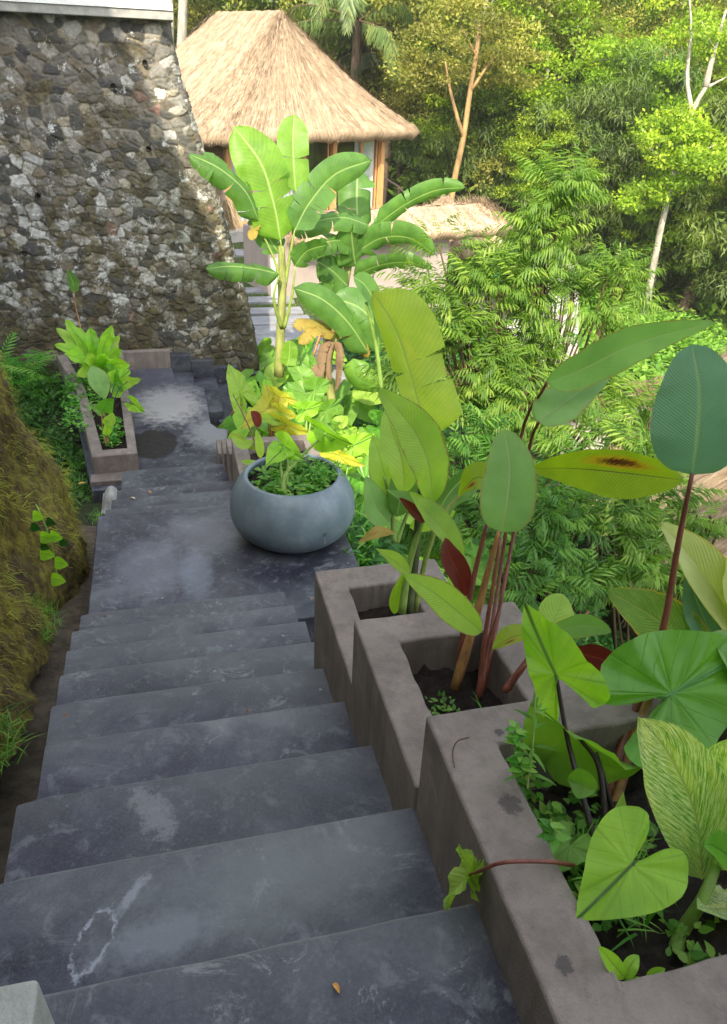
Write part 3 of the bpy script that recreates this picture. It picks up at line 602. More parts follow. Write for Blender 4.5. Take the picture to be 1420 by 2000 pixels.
for (xl, ya, yb, z, lb) in ((.47, 7.084, 7.47, -3.42, 'second planter edge beyond the round pot, a thin sunlit sliver'), (.44, 7.474, 7.86, -3.60, 'third planter edge beyond the round pot, a narrow brown sliver'), (.405, 7.864, 8.25, -3.78, 'farthest and lowest planter edge beside the lower landing')):
    planter('concrete_planter', lb, rect(xl, 1.3, ya, yb), rect(xl+.1, 1.2, ya+.04, yb-.06), z, -4.4, .12, group=G2)
LO = [(-.46, 7.90), (-.69, 11.34), (-1.62, 11.37), (-1.25, 10.0), (-.93, 7.88)]; LI = [(-.57, 8.05), (-.80, 11.22), (-1.45, 11.24), (-1.13, 9.97), (-.83, 8.05)]
planter('concrete_planter', 'long narrow bent planter with leafy taro plants left of the lower landing', LO, LI, -3.72, -4.3, .10)
tag(MB().box((-.97, 7.70, -4.3), (-.42, 7.895, -3.93)).build('concrete_ledge', M['planter'], None, bevel=.01, origin=(-.7, 7.8, -4)), 'thin concrete ledge at the near foot of the long narrow planter', 'ledge')

# ------------------------------------------------------------------ round pot
PC = (.775, 4.93, -3.08)
pt = thing('round_pot', 'big round blue grey pot planted with taro, standing on the upper landing', 'pot', PC)
pr = []
for i in range(34):
    a = -1.30+(1.30+.80)*i/33; pr.append((.462*math.cos(a)**.70, .240+(.262 if a < 0 else .365)*math.sin(a)))
pr = [(0.0, .0), (.17, .0)]+[p for p in pr if p[1] > .004 and p[0] > .18]
rl, zl = pr[-1]
pr += [(rl-.006, zl+.006), (rl-.02, zl+.010), (rl-.034, zl+.006), (rl-.036, zl-.01), (rl, zl-.08), (.38, .3), (0, .28)]
MB().lathe(PC, pr, 96).build('body', M['pot'], pt, smooth=True)
MB().lathe(PC, [(0, .42), (.15, .422), (.28, .415), (.37, .40)], 48).build('soil', M['soil'], pt, smooth=True)

# ------------------------------------------------------------------ rubble stone wall and the white building on it
def edgeX(z): return np.interp(z, [-4.7, -4.12, -3.3, -2.5, -1.9, -1.2, -.62, -.1, .30, .56], [1.46, 1.33, 1.20, 1.05, .90, .68, .52, .41, .36, .34])
def faceY(z): return 11.80+.9*(z+4.12)/4.7*.5
sw = thing('stone_wall', 'tall battered rubble stone wall mottled with moss and white lichen', 'wall', (-1, 12, -4.2))
ZT, ZB = .50, -4.75; nz_ = 400; ns_ = 420
zz = np.linspace(ZB, ZT, nz_); ss = np.linspace(0, 6.9, ns_)   # s runs from the left (x = edge-5.4) to the edge, then round the corner
Zg, Sg = np.meshgrid(zz, ss, indexing='ij'); Sg = Sg+0*Zg; ex = edgeX(Zg); SX = 5.4
ca, cg = .30, SX
u_ = Sg-cg; corner = .22
Xw = np.where(u_ < 0, ex-corner+u_, ex-corner+corner*np.sin(np.clip(u_/corner, 0, np.pi/2))); Yw = np.where(u_ < 0, 0, corner*(1-np.cos(np.clip(u_/corner, 0, np.pi/2))))
far = np.maximum(0, u_-corner*np.pi/2); Yw = Yw+far+faceY(Zg); Xw = Xw-far*.05
Nx = np.where(u_ < 0, 0, np.sin(np.clip(u_/corner, 0, np.pi/2))); Ny = -np.where(u_ < 0, 1, np.cos(np.clip(u_/corner, 0, np.pi/2)))
CW = .155; gi, gj = int(7.8/CW)+6, int(6.4/(CW*.8))+6
jx = rng.uniform(-.46, .46, (gi, gj)); jy = rng.uniform(-.42, .42, (gi, gj)); wgt = rng.uniform(-.045, .055, (gi, gj))
palette = np.array([(.17, .155, .13), (.25, .23, .195), (.085, .08, .07), (.34, .32, .28), (.16, .13, .09), (.46, .44, .40), (.24, .14, .11), (.06, .058, .055), (.29, .25, .18), (.38, .34, .27)]); stone_id = rng.choice(len(palette), (gi, gj), p=[.22, .17, .15, .08, .14, .03, .02, .10, .06, .03])
hgt = rng.uniform(.5, 1.2, (gi, gj)); tiltx = rng.normal(size=(gi, gj))*.35; tilty = rng.normal(size=(gi, gj))*.35
A_, B_ = (Sg+.3)/CW, (Zg-ZB+.3)/(CW*.80); A_ = A_+.30*wob(Sg, Zg, 2.3)+.05*wob(Sg, Zg, 11); B_ = B_+.26*wob(Zg, Sg, 2.7)+.05*wob(Zg, Sg, 13)
best = np.full(A_.shape, 9.0); sec = best.copy(); bi = np.zeros(A_.shape, int); bj = bi.copy(); ox = np.zeros(A_.shape); oy = ox.copy()
for di in range(-2, 3):
    for dj in range(-2, 3):
        ci = np.clip(np.floor(A_).astype(int)+di, 0, gi-1); cj = np.clip(np.floor(B_).astype(int)+dj, 0, gj-1)
        dx = A_-(ci+.5+jx[ci, cj]); dy = B_-(cj+.5+jy[ci, cj]); d = (np.abs(dx)**2.4+np.abs(dy)**2.4)**(1/2.4)-wgt[ci, cj]*4
        nb = d < best; sec = np.where(nb, best, np.minimum(sec, d)); best = np.where(nb, d, best); bi = np.where(nb, ci, bi); bj = np.where(nb, cj, bj); ox = np.where(nb, dx, ox); oy = np.where(nb, dy, oy)
gap = np.clip((sec-best)/.26, 0, 1); prof_ = gap**.5
Hh = prof_*(.027*hgt[bi, bj]+.030*(tiltx[bi, bj]*ox+tilty[bi, bj]*oy))+.006*wob(Sg, Zg, 17)*prof_+.005*rng.normal(size=Sg.shape)+.03*wob(Sg, Zg, .9)+.008*wob(Sg, Zg, 6)
P_ = np.stack([Xw+Nx*Hh, Yw+Ny*Hh, Zg], 2); cst = palette[stone_id[bi, bj]]*(rng.uniform(.8, 1.25, (gi, gj))[bi, bj][..., None]); mort = np.array((.19, .16, .105)); tz = np.clip((Zg+4.5)/4.6, 0, 1)[..., None]; mort = mort*tz+np.array((.035, .03, .02))*(1-tz); lite = (rng.random((gi, gj)) < .30)[bi, bj] & (np.abs(Zg+2.2+.9*wob(Sg, Zg, .8)) < .75); cst = np.where(lite[..., None], np.array((.50, .49, .46))*rng.uniform(.6, 1.15, (gi, gj))[bi, bj][..., None], cst); cst = np.where((gap > .25)[..., None], cst, mort)
i3 = (np.arange(nz_-1)[:, None]*ns_+np.arange(ns_-1)[None]).ravel()
wo = np_mesh('masonry', P_.reshape(-1, 3), np.stack([i3, i3+1, i3+ns_+1, i3+ns_], 1), M['stone'], sw, smooth=True)
ca_ = wo.data.color_attributes.new('stone', 'FLOAT_COLOR', 'POINT'); ca_.data.foreach_set('color', np.concatenate([cst, np.ones(cst.shape[:2]+(1,))], 2).astype(np.float32).ravel())
for px_, py_ in ((283, 123), (222, 168), (290, 290), (75, 380), (50, 492)):
    zq = hY(px_, py_, 12)[2]; q = hY(px_, py_, float(faceY(zq)))
    MB().tube([q+np.array((0, -.10, 0)), q+np.array((0, .12, .02))], .035, 12, cap=False).build('drain_pipe', M['dark'], sw)
MB().box((-5.6, 12.02, .44), (.40, 14.5, .545)).build('coping', M['ledge'], sw, bevel=.01)
wb = thing('white_building', 'white rendered building standing on top of the stone wall', 'building', (-2, 13, .55))
MB().box((-5.6, 12.05, .545), (.37, 14.4, 4.2)).build('wall', M['white'], wb, bevel=.01)
MB().box((-5.6, 12.0, .547), (.395, 12.048, .62)).build('plinth', M['white'], wb)

# unseen blocks added behind and left of the stairs, sized to shade them
va = thing('left_shade_block', 'tall white block behind the mossy bank, added out of view to shade the stairs', 'building', (-5, 4, -2))
MB().box((-8.5, -10, -4.5), (-2.8, 8.3, 6.1)).build('wall', M['white'], va)
MB().box((-8.8, -10.3, 6.1), (-2.7, 8.5, 6.25)).build('roof', M['ledge'], va)
vb = thing('rear_shade_block', 'white block at the head of the stairs, added out of view for shade', 'building', (0, -5, -2))
MB().box((-2.6, -8, -4.5), (4.2, -2.2, 3.6)).build('wall', M['white'], vb)
MB().box((-2.65, -8.2, 3.6), (4.4, -1.9, 3.75)).build('roof', M['ledge'], vb)

# ------------------------------------------------------------------ mossy bank
ys = np.linspace(-2.5, 6.45, 200); hh = np.linspace(0, 1, 90)
footX = np.interp(ys, [-3, 1, 2.58, 3.5, 4.3, 5.15, 5.6, 6.15, 6.45], [-.80, -.80, -.83, -.90, -.92, -.84, -.82, -.90, -1.5]); footZ = np.interp(ys, [-3, 2.58, 3.5, 4.3, 5.15, 6.45], [-1.2, -2.62, -3.0, -3.25, -3.45, -3.9])
YY, HH = np.meshgrid(ys, hh, indexing='ij'); FX, FZ = footX[:, None]+0*HH, footZ[:, None]+0*HH
zb_ = FZ+HH*2.9; wid = np.interp(HH, [0, .35, .62, .8, 1], [0, .20, .37, .62, 2.0])
endf = np.clip((6.45-YY)/.45, 0, 1)**.35
XX = FX-wid*(1.0+.12*np.sin(YY*2.1))+.10*wob(YY, HH*2.9, 1.6)+.05*wob(YY*3, HH*8, 1.3); ZZ = np.minimum(zb_, FZ+2.35+(HH-.8)*.6*(HH > .8))*1.0
ZZ = FZ-.25+(ZZ-FZ+.25)*endf+.03*wob(YY*4, HH*9, 1.0); XX += .012*rng.normal(size=XX.shape)*1.0
i4 = (np.arange(199)[:, None]*90+np.arange(89)[None]).ravel()
BK = np.stack([XX, YY, ZZ], 2)
np_mesh('bank', BK.reshape(-1, 3), np.stack([i4, i4+90, i4+91, i4+1], 1), M['moss'], smooth=True)['kind'] = 'structure'
M['mossblade'] = foliage_mat('moss_strands', [(.09, .06, .018), (.20, .16, .026), (.31, .29, .035), (.40, .44, .06)], .25, .9, .0)
kk = 120000; a = rng.integers(8, 195, kk); b = rng.integers(4, 78, kk); Pm = BK[a, b]+rng.normal(size=(kk, 3))*.02
keep = (wob(Pm[:, 1]*2.2, Pm[:, 2]*1.2, 1.2)+rng.normal(size=kk)*.35 > -.25); Pm = Pm[keep]; kk = len(Pm)
Tm = np.stack([rng.normal(size=kk)*.30+.30, rng.normal(size=kk)*.35, rng.normal(size=kk)*.3-.9], 1)
Vv, Ff, Uu, Tt = scatter(BLADE, Pm, frames(Tm, np.array([1.0, .2, .3])), rng.uniform(.03, .085, kk)*1.0, np.clip(rng.normal(size=kk)*.22+.45+.25*wob(Pm[:, 1], Pm[:, 2], 1.7), 0, 1))
o = np_mesh('moss', Vv, Ff, M['mossblade'], uv=Uu, tint=Tt); tag(o, 'hanging brown and yellow green moss covering the bank left of the stairs', 'moss', kind='stuff')

# ------------------------------------------------------------------ thatched buildings
def thatch_roof(parent, N_, e, n, L, D, ze, H, hip, mat, rise=.22, rad=.45, straws=9000, sw_=.5, apexcap=True):
    """hip roof over the rectangle that starts at corner N_ and runs L along e, D along n; ridge runs along n, hip long at both ends"""
    N_, e, n = (np.array(a, float) for a in (N_, e, n)); rings = []; lev = 44; mS = 200
    C0 = N_+e*L/2+n*D/2; hx, hy = L/2, D/2
    def ring(h, grow=0.0):
        ax = max(.04, hx*(1-h)**1.0)+grow; ay = hy-hip*h+grow; r = min(ax, ay)*rad*(1-.4*h)+.03; pts = []
        segs = [((ax-r, ay-r), 0), ((-ax+r, ay-r), 90), ((-ax+r, -ay+r), 180), ((ax-r, -ay+r), 270)]; out = []
        for (cx, cy), a0 in segs:
            for q in range(13): an = R(a0+90*q/12); out.append((cx+r*math.cos(an), cy+r*math.sin(an)))
        out.append(out[0]); out = np.array(out); dl = np.concatenate([[0], np.cumsum(np.linalg.norm(np.diff(out, axis=0), axis=1))]); t = np.linspace(0, 1, mS, endpoint=False)
        # sample per side so the corners stay above each other
        idx = t*(len(out)-1); k0 = np.minimum(idx.astype(int), len(out)-2); f = (idx-k0)[:, None]; pp = out[k0]*(1-f)+out[k0+1]*f
        return pp
    def ringside(h, grow=0.0):
        ax = max(.03, hx*(1-h))+grow; ay = hy-hip*h+grow; r = min(ax, ay)*.22*(1-.3*h)+.02; out = []; k = mS//8; kc = mS//4-k
        for (cx, cy, a0, dx, dy, ln) in ((ax-r, ay-r, 0, -1, 0, 2*(ax-r)), (-ax+r, ay-r, 90, 0, -1, 2*(ay-r)), (-ax+r, -ay+r, 180, 1, 0, 2*(ax-r)), (ax-r, -ay+r, 270, 0, 1, 2*(ay-r))):
            q = max(4, mS//25)
            for j in range(q): an = R(a0+90*j/q); out.append((cx+r*math.cos(an), cy+r*math.sin(an)))
            for j in range(mS//4-q): an = R(a0+90); s_ = j/(mS//4-q); out.append((cx+r*math.cos(an)+dx*ln*s_, cy+r*math.sin(an)+dy*ln*s_))
        return np.array(out)
    V = []; UV = []; base = ringside(0); per = np.concatenate([[0], np.cumsum(np.linalg.norm(np.diff(base, axis=0), axis=1))]); sl = math.hypot(H, hip)
    levels = [(-.004, -.55, -.10), (-.002, -.12, -.20)]+[(h, 0, 0) for h in np.linspace(0, 1, lev)]
    for h, grow, dz in levels:
        hh_ = max(0, h); rg = ringside(hh_, grow+(.10*(1-hh_)**6)); z = ze+H*(.80*hh_+.20*hh_*hh_)+dz
        nzv = .025*np.sin(np.arange(len(rg))*.9+hh_*7)+.02*rng.normal(size=len(rg)); P = C0[None]+rg[:, :1]*e[None]+rg[:, 1:]*n[None]; P[:, 2] = z+nzv*(1 if hh_ < .97 else .3)-.06*abs(hh_ < .01)
        V.append(P); UV.append(np.stack([per/4, np.full(len(rg), hh_*sl/3)], 1))
    k = len(base); nl = len(levels); i5 = (np.arange(nl-1)[:, None]*k+np.arange(k)[None]).ravel(); j5 = (np.arange(nl-1)[:, None]*k+((np.arange(k)+1) % k)[None]).ravel()
    V = np.concatenate(V); UV = np.concatenate(UV)
    ro = np_mesh('roof', V, np.stack([i5, j5, j5+k, i5+k], 1), mat, parent, uv=UV, smooth=True)
    # loose straws lying down the slope, and the combed fringe along the eave
    R_ = V.reshape(nl, k, 3); a = rng.integers(3, nl-1, straws); b = rng.integers(0, k, straws); P = R_[a, b]+rng.normal(size=(straws, 3))*.03; T = R_[a-1, b]-R_[a, b]; T /= np.linalg.norm(T, axis=1, keepdims=True)+1e-9
    T = T+rng.normal(size=T.shape)*.12; v1, f1, u1, t1 = scatter(BLADE, P+[0, 0, .02], frames(T, np.array([0, 0, 1.0])+0*T), rng.uniform(.15, .42, straws)*sw_)
    kq = straws//5; cq = mS//4; b = (rng.integers(0, 4, kq)*cq+rng.integers(-2, mS//25+2, kq)) % k; a = rng.integers(3, nl-1, kq); P = R_[a, b]+rng.normal(size=(kq, 3))*.07; T = R_[a-1, b]-R_[a, b]; T /= np.linalg.norm(T, axis=1, keepdims=True)+1e-9
    v3, f3, u3, t3 = scatter(BLADE, P+[0, 0, .05], frames(T+rng.normal(size=T.shape)*.2, np.array([0, 0, 1.0])+0*T), rng.uniform(.25, .6, kq)*sw_, rng.random(kq)**2*.5)
    fr = straws//2; b = rng.integers(0, k, fr); P = R_[2, b]+rng.normal(size=(fr, 3))*[.06, .06, .04]; out_ = R_[2, b]-C0-[0, 0, ze]; out_[:, 2] = 0; out_ /= np.linalg.norm(out_, axis=1, keepdims=True)
    T = out_*.25+[0, 0, -1.0]+rng.normal(size=out_.shape)*.12; v2, f2, u2, t2 = scatter(BLADE, P, frames(T, out_+.01), rng.uniform(.12, .22, fr)*1.0*sw_)
    v, f, u, t = merge([(v1, f1, u1, t1), (v2, f2, u2, t2), (v3, f3, u3, t3)]); np_mesh('straw', v, f, M['straw'], ro, uv=u, tint=t)
    return ro, C0
M['straw'] = foliage_mat('loose_straw', [(.18, .12, .065), (.33, .24, .15), (.44, .335, .225)], .05, .9, 0, tcol=(1, .9, .6))
def solve3(a, b, d, rhs): return np.linalg.solve(np.array([a, b, -d]).T, -rhs)
Z1 = np.array([0, 0, 1.0]); ZE = -1.66
Nn_, Rr = hz(386, 268, ZE), hz(832, 254, ZE); e1 = (Rr-Nn_)/np.linalg.norm(Rr-Nn_); n1 = np.array([-e1[1], e1[0], 0]); L1 = np.linalg.norm(Rr-Nn_)
s1, h1, k1 = solve3(n1, Z1, ray(550, 20), (Nn_+Rr)/2); ap = (Nn_+Rr)/2+n1*s1+Z1*h1
lr, hr_, kr = solve3(n1, Z1, ray(425, 22), ap)
house = thing('thatched_house', 'large thatched house with timber posts and white curtains beyond the stone wall', 'house', (5, 26, -4.2))
thatch_roof(house, Nn_, e1, n1, L1, 2*s1+max(2.2, lr), ZE, h1, s1, M['thatch'], straws=16000)
FZ_ = -4.15; A1 = hz(447, 448, FZ_); W1 = hz(741, 415, FZ_)
ew = (W1-A1)/np.linalg.norm(W1-A1); nw = np.array([-ew[1], ew[0], 0]); LW = np.linalg.norm(W1-A1); WT = ZE-.02
def wp(t, d=0.0, z=0.0): return A1*[1, 1, 0]+ew*t+nw*d+Z1*z
def wt_px(x, y=350):   # where along the front wall a sight line lands
    d = ray(x, y); a = np.linalg.solve(np.array([ew[:2], -d[:2]]).T, -A1[:2]); return a[0]
def wall_box(mb, t0, t1, z0, z1, d0, d1):
    c = [wp(t, d, z) for z in (z0, z1) for t, d in ((t0, d0), (t1, d0), (t1, d1), (t0, d1))]
    return mb.add(c, [(0, 3, 2, 1), (4, 5, 6, 7), (0, 1, 5, 4), (1, 2, 6, 5), (2, 3, 7, 6), (3, 0, 4, 7)])
fl = MB(); wall_box(fl, -.35, LW+.35, FZ_-.5, FZ_-.002, -.45, 6); fl.build('floor_slab', M['pale'], house, bevel=.01)
for x in (447, 541, 652, 744):
    t = wt_px(x); wall_box(MB(), t-.075, t+.075, FZ_, WT, -.05, .10).build('post', M['wood'], house)
wall_box(MB(), -.1, LW+.1, WT-.20, WT+.05, .11, .20).build('beam', M['wood'], house)
wall_box(MB(), .08, LW-.08, FZ_, FZ_+.10, .11, .20).build('beam', M['wood'], house)
def frame(t0, t1, z0=FZ_+.10, z1=WT-.20, name='window'):
    m_ = MB(); w_ = .045
    for a, b, c, d in ((t0, t0+w_, z0, z1), (t1-w_, t1, z0, z1), (t0+w_, t1-w_, z1-w_, z1), (t0+w_, t1-w_, z0, z0+w_)): wall_box(m_, a, b, c, d, .12, .17)
    o = m_.build(name, M['wood'], house); wall_box(MB(), t0+w_, t1-w_, z0+w_, z1-w_, .14, .146).build('pane', M['glass'], o); return o
def curtain(t0, t1):
    vs = []; k = int((t1-t0)/.03)+2
    for i in range(k):
        t = t0+(t1-t0)*i/(k-1); d = .24+.03*math.sin(i*1.3); vs += [wp(t, d, FZ_+.1), wp(t, d, WT-.2)]
    MB().add(vs, [(2*i, 2*i+2, 2*i+3, 2*i+1) for i in range(k-1)]).build('curtain', M['curtain'], house, smooth=True)
tx = [wt_px(x) for x in (452, 495, 541, 600, 648, 705, 740)]
for a, b, nm in ((tx[0], tx[1], 'door'), (tx[1]+.02, tx[2]-.08, 'window'), (tx[2]+.08, tx[3], 'window'), (tx[3]+.02, tx[4]-.02, 'window'), (tx[4]+.12, tx[5]+.1, 'window'), (tx[5]+.12, tx[6], 'door')): frame(a, b, name=nm)
curtain(tx[0], tx[1]+.35); curtain(tx[2]+.1, tx[2]+.75); curtain(tx[5]-.1, tx[6])
wall_box(MB(), tx[3]-.4, tx[5], FZ_+.5, FZ_+1.1, 1.6, 3.1).build('bed', M['curtain'], house, bevel=.05)
wall_box(MB(), .2, LW-.2, FZ_, WT, 3.2, 3.3).build('back_wall', M['beige'], house)
lw_ = MB(); c = [wp(t, d, z) for z in (FZ_, WT) for t, d in ((-.03, .12), (.06, .12), (.06, 6.2), (-.03, 6.2))]
lw_.add(c, [(0, 3, 2, 1), (4, 5, 6, 7), (0, 1, 5, 4), (1, 2, 6, 5), (2, 3, 7, 6), (3, 0, 4, 7)]); lw_.build('side_wall', M['woven'], house)
rw_ = MB(); c = [wp(t, d, z) for z in (FZ_, WT) for t, d in ((LW-.06, .2), (LW+.03, .2), (LW+.03, 6.2), (LW-.06, 6.2))]
rw_.add(c, [(0, 3, 2, 1), (4, 5, 6, 7), (0, 1, 5, 4), (1, 2, 6, 5), (2, 3, 7, 6), (3, 0, 4, 7)]); rw_.build('side_wall', M['woven'], house)
# handrail running down from the house on the right
hr = thing('handrail', 'dark handrail sloping down beside the thatched house', 'railing', hY(800, 400, 24))
q0, q1 = hY(752, 348, 25), hY(802, 388, 24); MB().tube([q0, (q0+q1)/2+Z1*.06, q1], .03, 8).build('rail', M['steel'], hr)
for q in (q0*.45+q1*.55, q1, q0): MB().tube([q, q-Z1*1.0], .025, 8).build('post', M['steel'], hr)

# low thatched outbuilding with the beige wall
Z2E = -3.12
N2, R2 = hz(588, 468, Z2E), hz(1005, 437, Z2E); e2 = (R2-N2)/np.linalg.norm(R2-N2); n2v = np.array([-e2[1], e2[0], 0]); L2 = np.linalg.norm(R2-N2)
a2, h2, _k = solve3(e2, Z1, ray(942, 397), N2+n2v*1.25)
ob = thing('thatched_outbuilding', 'low thatched outbuilding with a plain beige wall behind the banana plants', 'outbuilding', N2+e2*2-Z1*1.5)
# ridge along e2: swap the axes
thatch_roof(ob, N2+e2*L2, n2v, -e2, 2.5, L2, Z2E, h2, L2-a2, M['thatch2'], straws=9000, sw_=.45)
def obox(t0, t1, z0, z1, d0, d1, mat, nm):
    c = [N2*[1, 1, 0]+e2*t+n2v*d+Z1*z for z in (z0, z1) for t, d in ((t0, d0), (t1, d0), (t1, d1), (t0, d1))]
    return MB().add(c, [(0, 3, 2, 1), (4, 5, 6, 7), (0, 1, 5, 4), (1, 2, 6, 5), (2, 3, 7, 6), (3, 0, 4, 7)]).build(nm, mat, ob, bevel=.01)
obox(-.35, L2-1.6, -5.9, Z2E-.02, .42, 2.2, M['beige'], 'wall'); obox(-.45, -.352, -5.0, Z2E-.45, .40, .55, M['white'], 'post')
for dx_ in (0, .28): q = N2*[1, 1, 0]+e2*(1.75+dx_)+n2v*.40; MB().tube([q+Z1*(-3.98), q-n2v*.05+Z1*(-4.10), q+Z1*(-4.27)], .012, 8).build('hook', M['steel'], ob)
pv = thing('thatched_pavilion', 'small thatched pavilion roof peeking over the low outbuilding', 'pavilion', hY(870, 400, 21.5))
pc = hY(872, 383, 21.5); thatch_roof(pv, (pc[0]-1.5, pc[1]-1.5, 0), (1, 0, 0), (0, 1, 0), 3, 3, pc[2]-1.1, 1.1, 1.45, M['thatch2'], straws=2500, sw_=.4)
MB().tube([(pc[0], pc[1], pc[2]-3.2), (pc[0], pc[1], pc[2]-.2)], .09, 10).build('post', M['wood'], pv)
# little straw cap on a post at the edge of the stone wall
sp_ = thing('straw_topped_post', 'small straw skirt on a slim post against the edge of the stone wall', 'post', hY(437, 470, 13.6))
q = hY(438, 405, 13.6); MB().tube([q-Z1*1.9, q+Z1*.35], .035, 10).build('post', M['beige'], sp_); 
MB().box(tuple(q+[-.10, -.06, .32]), tuple(q+[.13, .06, .37])).build('shelf', M['beige'], sp_)
k = 500; P = np.tile(q+Z1*.08, (k, 1))+rng.normal(size=(k, 3))*[.06, .03, .02]; T = np.stack([rng.normal(size=k)*.22+.15, rng.normal(size=k)*.12, -np.ones(k)], 1); v_, f_, u_2, t_ = scatter(BLADE, P, frames(T, np.array([0, 1.0, 0])), rng.uniform(.3, .48, k)); np_mesh('straw_skirt', v_, f_, M['straw'], sp_, uv=u_2, tint=t_)

# thatched roof far down on the right and the pale wall beyond it
lh = thing('thatched_hut', 'large tan thatched roof down the slope behind the big round-tipped leaf', 'hut', (9, 10, -8))
F3, C3 = hz(1120, 850, -6.3), hz(1215, 1195, -6.3); n3 = (F3-C3)/np.linalg.norm(F3-C3); e3 = np.array([n3[1], -n3[0], 0])
thatch_roof(lh, C3, e3, n3, 6.4, np.linalg.norm(F3-C3), -6.3, 3.3, .9, M['thatch'], straws=12000)
mb_ = MB(); c = [C3*[1, 1, 0]+e3*t+n3*d+Z1*z for z in (-8.6, -6.3) for t, d in ((.6, .6), (5.6, .6), (5.6, 4), (.6, 4))]; mb_.add(c, [(0, 3, 2, 1), (4, 5, 6, 7), (0, 1, 5, 4), (1, 2, 6, 5), (2, 3, 7, 6), (3, 0, 4, 7)]); mb_.build('wall', M['beige'], lh)
gw = thing('garden_wall', 'pale grey garden wall with a straw cap seen between the leaves on the right', 'wall', hY(1240, 850, 11))
g0, g1 = hz(1120, 800, -5.0), hz(1400, 742, -5.0); gd = (g1-g0)/np.linalg.norm(g1-g0); gn = np.array([-gd[1], gd[0], 0])
MB().add([p+q_ for z in (-6.6, -5.0) for p, q_ in ((g0*[1, 1, 0]+Z1*z, 0*gn), (g1*[1, 1, 0]+Z1*z, 0*gn), (g1*[1, 1, 0]+Z1*z, gn*.2), (g0*[1, 1, 0]+Z1*z, gn*.2))], [(0, 3, 2, 1), (4, 5, 6, 7), (0, 1, 5, 4), (1, 2, 6, 5), (2, 3, 7, 6), (3, 0, 4, 7)]).build('wall', M['pale'], gw)
k = 2600; P = g0+gd*rng.uniform(0, np.linalg.norm(g1-g0), k)[:, None]+gn*rng.uniform(-.05, .25, k)[:, None]+Z1*rng.uniform(.02, .22, k)[:, None]; T = gn*rng.normal(size=k)[:, None]*.5-Z1*.8+gd*rng.normal(size=k)[:, None]*.2-gn*.3; v_, f_, u_2, t_ = scatter(BLADE, P, frames(T, gd+0*T), rng.uniform(.2, .35, k)*1.2); np_mesh('straw_cap', v_, f_, M['straw'], gw, uv=u_2, tint=t_)

# pool terrace behind the feathery shrub
def sheet(name, pts, z, mat, th=.3, kind='structure'):
    k = len(pts); o = MB().add([(p[0], p[1], zz_) for zz_ in (z-th, z) for p in pts], [tuple(range(k))[::-1], tuple(range(k, 2*k))]+[(i, (i+1) % k, k+(i+1) % k, k+i) for i in range(k)]).build(name, mat, None, bevel=.01)
    o['kind'] = kind; return o
sheet('pool_deck', [hz(870, 690, -5.5), hz(1130, 680, -5.5), hz(1130, 505, -5.5), hz(930, 480, -5.5)], -5.5, M['pale'], 1.2)
sheet('pool_water', [hz(905, 560, -5.49), hz(1060, 560, -5.49), hz(1040, 520, -5.49), hz(915, 522, -5.49)], -5.485, M['pool'], .05)
sheet('garden_path', [hz(1196, 1080, -6.9), hz(1290, 1165, -6.9), hz(1320, 1150, -6.9), hz(1235, 1062, -6.9)], -6.85, M['pale'], .6)

# path to the house: grey slabs, then slabs with turf between
G3 = 'grey slabs of the path to the house'
for i, (ya, yb, xa, xb) in enumerate([(11.62+.62*j, 11.62+.62*j+.575, 1.50+.0*j, 2.75) for j in range(6)]+[(15.52, 15.95, 1.35, 2.7), (16.35, 16.8, 1.35, 2.65), (17.2, 17.65, 1.35, 2.6), (19.2, 19.9, 1.3, 2.9), (21.0, 21.8, 1.4, 3.6)]):
    lb = 'grey concrete slab in the closely laid part of the path' if i < 6 else 'separate grey stepping slab with turf around it on the path to the house'
    z = -4.38; tag(MB().box((xa, ya, z-.12), (xb, yb, z+.01*(i % 2))).build('paving_slab', M['paver'], None, bevel=.012, origin=((xa+xb)/2, ya, z)), lb, 'slab', G3)
sheet('lawn_base', [(.9, 15.0), (3.4, 15.0), (3.4, 23.2), (.9, 23.2)], -4.43, M['ground'], .2)

# ------------------------------------------------------------------ leaf materials
G = {}
G['banana'] = leaf_mat('banana_leaf', (.075, .175, .035), (.115, .24, .045), (.30, .42, .13), 26, .25, .42, tint=.14, midw=.02)
G['banana_young'] = leaf_mat('young_banana_leaf', (.15, .31, .03), (.21, .38, .045), (.42, .55, .18), 26, .25, .5, tint=.18, midw=.02)
G['heli'] = leaf_mat('tall_leaf', (.20, .37, .035), (.32, .50, .06), (.28, .40, .10), 34, .3, .48, edge=(.24, .22, .05), tint=.18, midw=.015)
G['heli_yellow'] = leaf_mat('yellowing_tall_leaf', (.26, .42, .035), (.41, .52, .06), (.30, .42, .10), 34, .3, .45, tint=.18, midw=.015, patch=((.42, .46, .05), .55))
G['calathea'] = leaf_mat('matt_grey_green_leaf', (.15, .30, .075), (.21, .38, .10), (.28, .38, .16), 40, .5, .34, edge=(.26, .24, .06), rough=.5, tint=.20, tcol=(.9, 1.1, .45), midw=.016)
G['calathea_blue'] = leaf_mat('bluish_green_leaf', (.10, .22, .12), (.125, .26, .14), (.22, .34, .16), 42, .5, .22, rough=.55, tint=.16, tcol=(.8, 1.1, .55), midw=.02)
G['scorched'] = leaf_mat('yellow_green_scorched_leaf', (.20, .31, .015), (.30, .41, .025), (.10, .08, .03), 40, .35, .42, tint=.3, brown=(.27, .60, .15, .22), midw=.01)
G['varieg'] = leaf_mat('variegated_leaf', (.09, .25, .03), (.15, .34, .04), (.35, .45, .15), 22, .75, .35, tint=.1, varieg=((.72, .78, .42), .47), patch=((.42, .50, .02), .47), midw=.018)
G['varieg_dark'] = leaf_mat('dark_variegated_leaf', (.09, .20, .02), (.15, .28, .03), (.22, .30, .06), 22, .75, .35, tint=.1, varieg=((.34, .40, .10), .56), edge=(.45, .33, .03), midw=.018)
